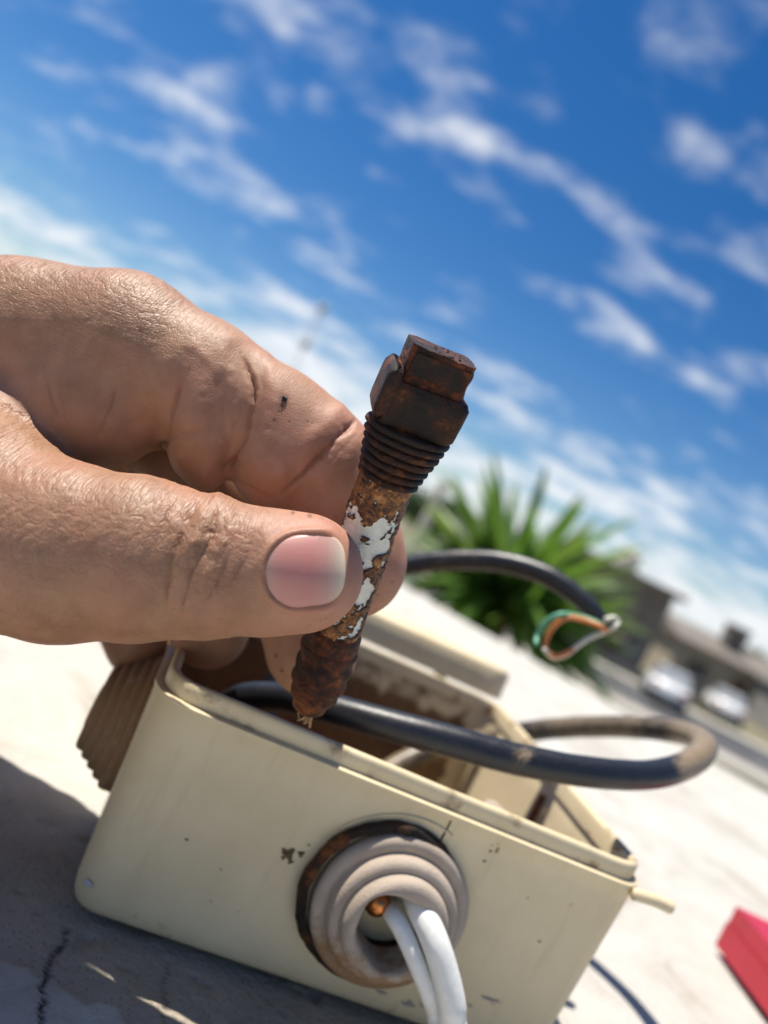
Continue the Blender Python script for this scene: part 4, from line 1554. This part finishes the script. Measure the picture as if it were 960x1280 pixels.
# thumbnail plate: fitted to the smooth thumb, its left side tucked under the fold
sel = np.where(is_th & front & (nq < 1.25))[0]
qx, qy = (V0[sel, 0] - pc(NCX, NCY, 106)[0]), (V0[sel, 1] - pc(NCX, NCY, 106)[1])
Am = np.stack([np.ones(len(sel)), qx, qy, qx * qx, qy * qy, qx * qy], 1)
co_, *_ = np.linalg.lstsq(Am, V0[sel, 2], rcond=None)
nr_, na_ = 16, 72
nv_, al, ed = [], [], []
ang = np.linspace(0, 2 * np.pi, na_, endpoint=False)
for rr_ in np.linspace(0.0, 1.0, nr_):
    for a in ang:
        ca, sa = math.cos(a), math.sin(a)
        p = 3.4 if ca > 0 else 2.2
        k = rr_ * 1.03 / (abs(ca) ** p + abs(sa) ** p) ** (1 / p)
        px = NCX + NHW * ca * k
        py = NCY + NHH * sa * k - 0.05 * (NHW * ca * k)
        px += 3.0 * (1 - (sa * k) ** 2) * (1 if ca > 0 else 0) * max(0, ca * k) ** 3      # bowed free edge
        c0 = pc(px, py, 106.0)
        x_, y_ = c0[0] - pc(NCX, NCY, 106)[0], c0[1] - pc(NCX, NCY, 106)[1]
        z_ = co_ @ np.array([1, x_, y_, x_ * x_, y_ * y_, x_ * y_])
        z_ -= 0.02 + 0.22 * max(0.0, ca * k) ** 2 - 0.10 * (rr_ ** 6) * (1 if ca < 0.3 else 0)
        nv_.append((x_ + pc(NCX, NCY, 106)[0], y_ + pc(NCX, NCY, 106)[1], z_))
        al.append((px - (NCX - NHW)) / (2 * NHW))
        ed.append(rr_ ** 5)
nv_ = np.array(nv_)
NW = c2w(nv_)
nme = mesh_np('thumbnail', NW, [f for f in grid_faces(na_, nr_, True)])
setattr_np(nme, 'along', np.clip(al, 0, 1))
setattr_np(nme, 'edge', ed)
setattr_np(nme, 'across', (nv_[:, 1] - nv_[:, 1].min()) / (nv_[:, 1].max() - nv_[:, 1].min()))
nail = link('thumbnail', nme, NAIL, hand)
so_ = nail.modifiers.new('thickness', 'SOLIDIFY')
so_.thickness = 0.00045
so_.offset = 0.0

# ------------------------------------------------------------------ palm beyond the ledge
palm_d = 6000.0
pb = P(628, 752, palm_d)
palm = empty('palm_tree', (pb[0], pb[1], GZ))
tag(palm, 'spiky green palm rising just beyond the ledge', 'palm tree')
BARK = simple('palm_bark', (0.14, 0.10, 0.06), 0.9, 0.35, 8.0, 0.01)
hgt = pb[2] - GZ
tube('trunk', [(0, 0, 0), (0.05, 0, hgt * 0.4), (0.02, 0.03, hgt * 0.75), (0, 0, hgt + 0.05)], [0.20, 0.16, 0.14, 0.12], BARK, palm, seg=14, rough=0.02)


def leaf_mesh(i, L, wid, droop):
    n = 8
    V, F = [], []
    for k in range(n + 1):
        t = k / n
        x = L * t * (1 - 0.12 * droop * t)
        z = -droop * L * 0.35 * t ** 2.2
        hw = wid * (0.55 + 0.9 * t) * (1 - t ** 3) if t < 1 else 0.0
        V += [(x, -hw, z + hw * 0.35), (x, 0, z), (x, hw, z + hw * 0.35)]
    for k in range(n):
        a = k * 3
        F += [(a, a + 3, a + 4, a + 1), (a + 1, a + 4, a + 5, a + 2)]
    me = mesh_np('leaf', np.array(V), F)
    me.materials.append(LEAF)
    me.polygons.foreach_set('use_smooth', [True] * len(me.polygons))
    return me


leafs = [leaf_mesh(i, *p) for i, p in enumerate(((1.02, 0.054, 0.15), (0.95, 0.062, 0.55), (0.8, 0.058, 0.30), (1.1, 0.048, 0.40)))]
rl = random.Random(12)
for k in range(298):
    az = rl.uniform(0, 2 * math.pi)
    el = math.asin(rl.uniform(-0.42, 0.99))
    o = bpy.data.objects.new('leaf', rl.choice(leafs))
    COL.objects.link(o)
    o.parent = palm
    s_ = rl.uniform(0.78, 1.15)
    o.scale = (s_, s_, s_)
    o.location = (0.07 * math.cos(az), 0.07 * math.sin(az), hgt + rl.uniform(-0.12, 0.12))
    o.rotation_euler = (rl.uniform(-0.7, 0.7), -el, az)

# ------------------------------------------------------------------ street beyond
STONE = simple('dark_stone', (0.17, 0.145, 0.12), 0.9, 0.35, 1.2, 0.02)
BEIGE = simple('beige_render', (0.34, 0.29, 0.22), 0.9, 0.12, 0.6)
GREYR = simple('grey_render', (0.25, 0.24, 0.225), 0.9, 0.15, 0.6)
TILE = simple('roof_tile', (0.17, 0.15, 0.13), 0.85, 0.25, 2.0)
FRAMEW = simple('window_frame_paint', (0.55, 0.53, 0.48), 0.5, 0.1, 2.0)
WOOD = simple('door_wood', (0.12, 0.065, 0.035), 0.6, 0.25, 4.0)
CREAMT = simple('tank_plastic', (0.72, 0.66, 0.52), 0.5, 0.08, 1.0)


def house(name, label, cx_, y0, x0, x1, depth, ztop, wallm, openings, parapet=0.0, over=0.3, roofm=None, gable=0.0):
    """front wall on plane y0, pieces in local coordinates with the origin at the base centre"""
    root = empty(name, ((x0 + x1) / 2, y0, GZ))
    tag(root, label, 'house', 'houses along the far side of the street')
    hw = (x1 - x0) / 2
    H = ztop - GZ
    # front wall built in pieces round its openings, so that windows are real recesses
    xs = sorted(set([-hw, hw] + [v for o in openings for v in (o[0], o[1])]))
    bm = bmesh.new()
    for a, b in zip(xs[:-1], xs[1:]):
        ops = sorted([o for o in openings if o[0] <= a + 1e-6 and o[1] >= b - 1e-6], key=lambda o: o[2])
        z = 0.0
        for o in ops:
            if o[2] > z + 1e-6:
                box_bm(bm, a, b, 0, 0.25, z, o[2])
            z = o[3]
        if H > z:
            box_bm(bm, a, b, 0, 0.25, z, H)
    box_bm(bm, -hw, -hw + 0.25, 0.2505, depth, 0, H)
    box_bm(bm, hw - 0.25, hw, 0.2505, depth, 0, H)
    box_bm(bm, -hw + 0.2505, hw - 0.2505, depth - 0.25, depth, 0, H)
    bm_obj('wall', bm, wallm, root)
    rm = roofm or wallm
    if gable:
        bm = bmesh.new()
        vs = [bm.verts.new(p) for p in ((-hw - over, -over, H), (hw + over, -over, H), (hw + over, depth + over, H), (-hw - over, depth + over, H), (-hw - over, depth / 2, H + gable), (hw + over, depth / 2, H + gable))]
        for f in ((0, 1, 5, 4), (2, 3, 4, 5), (0, 4, 3), (1, 2, 5), (3, 2, 1, 0)):
            bm.faces.new([vs[i] for i in f])
        bm_obj('roof', bm, rm, root)
    else:
        box('roof', -hw - over, hw + over, -over, depth + over, H + 0.002, H + 0.28, rm, root, bevel=0.03)
        if parapet:
            box('parapet', -hw, hw, 0.0, 0.2, H + 0.2805, H + 0.28 + parapet, wallm, root)
    for a, b, z0, z1, kind in openings:
        if kind == 'door':
            d_ = box('door', a + 0.003, b - 0.003, 0.12, 0.18, 0.002, z1 - 0.003, WOOD, root)
            bm = bmesh.new()
            bmesh.ops.create_uvsphere(bm, u_segments=8, v_segments=6, radius=0.04)
            h_ = bm_obj('handle', bm, FRAMEW, d_)
            h_.location = (b - 0.15, 0.10, 1.05)
        else:
            wn = empty('window_dummy') if False else None
            pane = box('window', a + 0.003, b - 0.003, 0.15, 0.17, z0 + 0.003, z1 - 0.003, GLASS, root)
            bm = bmesh.new()
            t_ = 0.06
            box_bm(bm, a, b, 0.10, 0.147, z0, z0 + t_)
            box_bm(bm, a, b, 0.10, 0.147, z1 - t_, z1)
            box_bm(bm, a, a + t_, 0.10, 0.147, z0 + t_, z1 - t_)
            box_bm(bm, b - t_, b, 0.10, 0.147, z0 + t_, z1 - t_)
            box_bm(bm, (a + b) / 2 - 0.03, (a + b) / 2 + 0.03, 0.10, 0.147, z0 + t_, z1 - t_)
            bm_obj('frame', bm, FRAMEW, pane)
            box('sill', a - 0.08, b + 0.08, -0.08, 0.098, z0 - 0.08, z0 - 0.002, FRAMEW, pane)
    return root, H


hA, HA = house('stone_house', 'dark stone house with a flat overhanging roof behind the palm', 0, 38.5, 9.6, 15.0, 7.0, 1.72, STONE,
               [(-1.7, -0.5, 1.0, 2.3, 'win'), (0.3, 1.2, 0.0, 2.1, 'door'), (1.6, 2.3, 1.1, 2.2, 'win')], over=0.45, roofm=STONE)
V, F = lathe([(0.0001, 0), (0.55, 0), (0.58, 0.1), (0.58, 0.85), (0.50, 1.0), (0.22, 1.10), (0.20, 1.2), (0.0001, 1.22)], 24)
tk = tag(link('water_tank', mesh_np('water_tank', V, F), CREAMT), 'cream water tank standing on the flat roof of the dark stone house', 'water tank')
tk.location = (12.6, 40.2, GZ + HA + 0.281)
hB, HB_ = house('rendered_house', 'low beige house with a tiled roof and chimney at the right edge', 0, 48.0, 20.2, 29.5, 8.0, 0.15, BEIGE,
                [(-3.6, -2.2, 0.9, 2.1, 'win'), (-0.6, 0.4, 0.0, 2.1, 'door'), (1.6, 3.2, 0.9, 2.1, 'win')], over=0.4, roofm=TILE, gable=1.1)
ch = box('chimney', -1.2, 0.1, 2.0, 3.0, HB_ + 0.2, HB_ + 2.1, STONE, hB, bevel=0.03)
box('chimney_cap', -1.3, 0.2, 1.9, 3.1, HB_ + 2.102, HB_ + 2.25, BEIGE, hB)
hC, HC = house('grey_house', 'grey house with a flat roof, far behind the white cars', 0, 62.0, 20.5, 28.0, 8.0, 0.6, GREYR,
               [(-2.6, -1.2, 1.0, 2.3, 'win'), (0.2, 1.2, 0.0, 2.1, 'door'), (1.7, 3.0, 1.0, 2.3, 'win')], over=0.15, parapet=0.4)
hD, HD = house('corner_house', 'house of grey render with a dark garage door, cut off by the right edge', 0, 43.5, 25.5, 33.0, 7.0, -0.1, GREYR,
               [(-3.2, -0.9, 0.0, 2.1, 'door'), (0.5, 2.0, 1.0, 2.1, 'win')], over=0.25, parapet=0.3)

# garden walls
box_w = box('garden_wall', 8.0, 19.6, 37.9, 38.1, GZ + 0.0, GZ + 0.55, BEIGE)
tag(box_w, 'low pale garden wall in front of the dark stone house', 'wall')

# cars
CARW = simple('white_car_paint', (0.78, 0.78, 0.77), 0.25, 0.03, 1.0)
TYRE = simple('tyre_rubber', (0.02, 0.02, 0.02), 0.8, 0.2, 5.0)
RIMM = simple('wheel_rim', (0.5, 0.5, 0.5), 0.3, 0.1, 3.0, metallic=0.9)
LAMPR = simple('tail_lamp', (0.5, 0.03, 0.02), 0.2, 0.1, 3.0)


def car(label, loc, rz):
    root = empty('parked_car', loc, rz)
    tag(root, label, 'car', 'white cars parked along the street')
    prof = [(-2.05, 0.35, 0.72), (-2.1, 0.75, 0.80), (-1.95, 0.95, 0.82), (-1.0, 1.02, 0.84), (0, 1.0, 0.84), (1.1, 0.98, 0.84), (2.0, 0.82, 0.78), (2.12, 0.5, 0.74), (2.05, 0.3, 0.72)]
    secs = [-2.1, -1.95, -1.4, -0.6, 0.3, 1.0, 1.7, 2.02, 2.12]
    top = np.interp(secs, [-2.1, -1.95, -1.4, 1.0, 1.9, 2.12], [0.78, 0.96, 1.02, 0.98, 0.82, 0.6])
    hwid = np.interp(secs, [-2.1, -1.8, 1.6, 2.12], [0.72, 0.84, 0.84, 0.70])
    Vv = []
    for x, tz, hw in zip(secs, top, hwid):
        for y, z in ((-hw * 0.92, 0.28), (-hw, 0.45), (-hw, tz * 0.75), (-hw * 0.9, tz), (0, tz + 0.03), (hw * 0.9, tz), (hw, tz * 0.75), (hw, 0.45), (hw * 0.92, 0.28)):
            Vv.append((x, y, z))
    n = 9
    F = grid_faces(n, len(secs), True) + [tuple(range(n))[::-1], tuple(range((len(secs) - 1) * n, len(secs) * n))]
    body_ = link('body', mesh_np('body', np.array(Vv), F), CARW, root)
    Vv = []
    for x, z, hw in ((-1.75, 1.0, 0.76), (-1.2, 1.42, 0.62), (0.2, 1.45, 0.62), (1.05, 1.0, 0.76)):
        Vv += [(x, -hw, z), (x, hw, z)]
    bm = bmesh.new()
    b_ = [bm.verts.new(p) for p in ((-1.75, -0.78, 0.99), (1.05, -0.78, 0.97), (1.05, 0.78, 0.97), (-1.75, 0.78, 0.99), (-1.2, -0.60, 1.42), (0.2, -0.60, 1.44), (0.2, 0.60, 1.44), (-1.2, 0.60, 1.42))]
    for f in ((3, 2, 1, 0), (0, 1, 5, 4), (1, 2, 6, 5), (2, 3, 7, 6), (3, 0, 4, 7), (4, 5, 6, 7)):
        bm.faces.new([b_[i] for i in f])
    bm_obj('windows', bm, simple('sky_grey_windscreen', (0.22, 0.24, 0.26), 0.15, 0.05, 1.0), root, bevel=0.05)  # pale grey base paints the sky's reflection into the glass
    bm = bmesh.new()
    box_bm(bm, -1.22, 0.22, -0.61, 0.61, 1.425, 1.475)
    bm_obj('roof', bm, CARW, root, bevel=0.03)
    for x in (-1.3, 1.3):
        for y in (-0.78, 0.78):
            V_, F_ = lathe([(0.18, -0.1), (0.30, -0.1), (0.32, -0.06), (0.32, 0.06), (0.30, 0.1), (0.18, 0.1)], 24)
            ty = link('wheel', mesh_np('wheel', V_, F_), TYRE, root)
            ty.matrix_local = Matrix.Translation((x, y, 0.32)) @ Matrix.Rotation(math.pi / 2, 4, 'X')
            V_, F_ = lathe([(0.0001, -0.08), (0.17, -0.09), (0.2, -0.07), (0.2, 0.07), (0.17, 0.09), (0.0001, 0.08)], 16)
            link('rim', mesh_np('rim', V_, F_), RIMM, ty)
    for y in (-0.6, 0.6):
        box('tail_lamp', -2.14, -2.06, y - 0.12, y + 0.12, 0.66, 0.84, LAMPR, root, bevel=0.02)
        box('headlight', 2.03, 2.13, y - 0.14, y + 0.14, 0.52, 0.66, GLASS, root, bevel=0.02)
    box('bumper', -2.2, -2.08, -0.7, 0.7, 0.32, 0.52, GREYR, root, bevel=0.04)
    box('number_plate', -2.225, -2.203, -0.26, 0.26, 0.38, 0.48, FRAMEW, root)


def at_ground(px, py, z=GZ):
    return ground(px, py, z)


g1_ = at_ground(824, 876)
g2_ = at_ground(897, 896)
car('white car parked below the dark stone house', (g1_[0], g1_[1], GZ + 0.0), 1.25)
car('white car parked nearer the right edge, by the beige house', (g2_[0], g2_[1], GZ + 0.0), 1.25)

# posts
post_b = P(538, 640, 21000)
pr_ = empty('concrete_post', (post_b[0], post_b[1], GZ))
tag(pr_, 'pale concrete utility post at the left of the palm', 'post')
hp = P(546, 600, 21000)[2] - GZ
tube('shaft', [(0, 0, 0), (0, 0, hp * 0.5), (0, 0, hp)], [0.17, 0.15, 0.12], CREAMT, pr_, seg=12)
box('cap', -0.16, 0.16, -0.16, 0.16, hp - 0.08, hp + 0.02, CREAMT, pr_, bevel=0.02)
ma = P(382, 430, 25000)
mh = P(407, 376, 25000)[2] - GZ
mast = empty('antenna_mast', (ma[0], ma[1], GZ))
tag(mast, 'thin antenna mast with two grey heads against the sky behind the forefinger', 'antenna')
MET = simple('grey_metal', (0.42, 0.42, 0.43), 0.5, 0.15, 3.0)
tube('pole', [(0, 0, 0), (0, 0, mh * 0.5), (0, 0, mh)], 0.018, MET, mast, seg=10)
for hz_ in (mh - 0.28, ma[2] - GZ):
    bm = bmesh.new()
    bmesh.ops.create_icosphere(bm, subdivisions=2, radius=0.15)
    for v in bm.verts:
        v.co.z *= 1.25
        v.co.y *= 0.7
    a_ = bm_obj('head', bm, MET, mast, smooth=True)
    a_.location = (0, 0, hz_)

# trees behind the houses
TLEAF = simple('tree_foliage', (0.055, 0.10, 0.028), 0.7, 0.5, 1.2)


def tree(label, x, y, h, r, seed):
    root = empty('street_tree', (x, y, GZ))
    tag(root, label, 'tree', 'trees behind the houses')
    rr = np.random.default_rng(seed)
    tube('trunk', [(0, 0, 0), (0.1, 0, h * 0.3), (0, 0.1, h * 0.7)], [0.22, 0.16, 0.06], BARK, root, seg=9)
    for k in range(4):
        a = k * 1.7 + seed
        tube('limb', [(0, 0, h * 0.35), (math.cos(a) * r * 0.35, math.sin(a) * r * 0.35, h * 0.55), (math.cos(a) * r * 0.6, math.sin(a) * r * 0.6, h * 0.75)], [0.09, 0.06, 0.03], BARK, root, seg=6, sub=4)
    n = 2600
    cl = rr.normal(0, 1, (26, 3))
    cl /= np.linalg.norm(cl, axis=1)[:, None]
    cl *= rr.uniform(0.35, 0.85, (26, 1))
    c = cl[rr.integers(0, 26, n)] + rr.normal(0, 0.17, (n, 3))
    c = c * np.array([r, r, h * 0.36]) + np.array([0, 0, h * 0.66])
    u = rr.normal(0, 1, (n, 3))
    u /= np.linalg.norm(u, axis=1)[:, None]
    v = np.cross(u, rr.normal(0, 1, (n, 3)))
    v /= np.linalg.norm(v, axis=1)[:, None]
    s_ = rr.uniform(0.10, 0.24, (n, 1))
    Vv = np.stack([c - u * s_, c + v * s_ * 0.5, c + u * s_, c - v * s_ * 0.5], 1).reshape(-1, 3)
    o = link('crown', mesh_np('crown', Vv, np.arange(4 * n).reshape(n, 4)), TLEAF, root, smooth=False)


tree('light green tree far behind the concrete post', 2.4, 46, 4.3, 2.4, 14)
tree('low dark tree far behind the forefinger tip', -0.6, 50, 4.0, 2.6, 17)
tree('dark green tree between the stone house and the grey house', 20.5, 56, 4.6, 2.6, 3)
tree('rounded tree behind the beige house roof', 31.0, 60, 4.4, 2.8, 5)
tree('broad tree standing behind the dark stone house', 14.0, 55, 4.2, 3.0, 8)
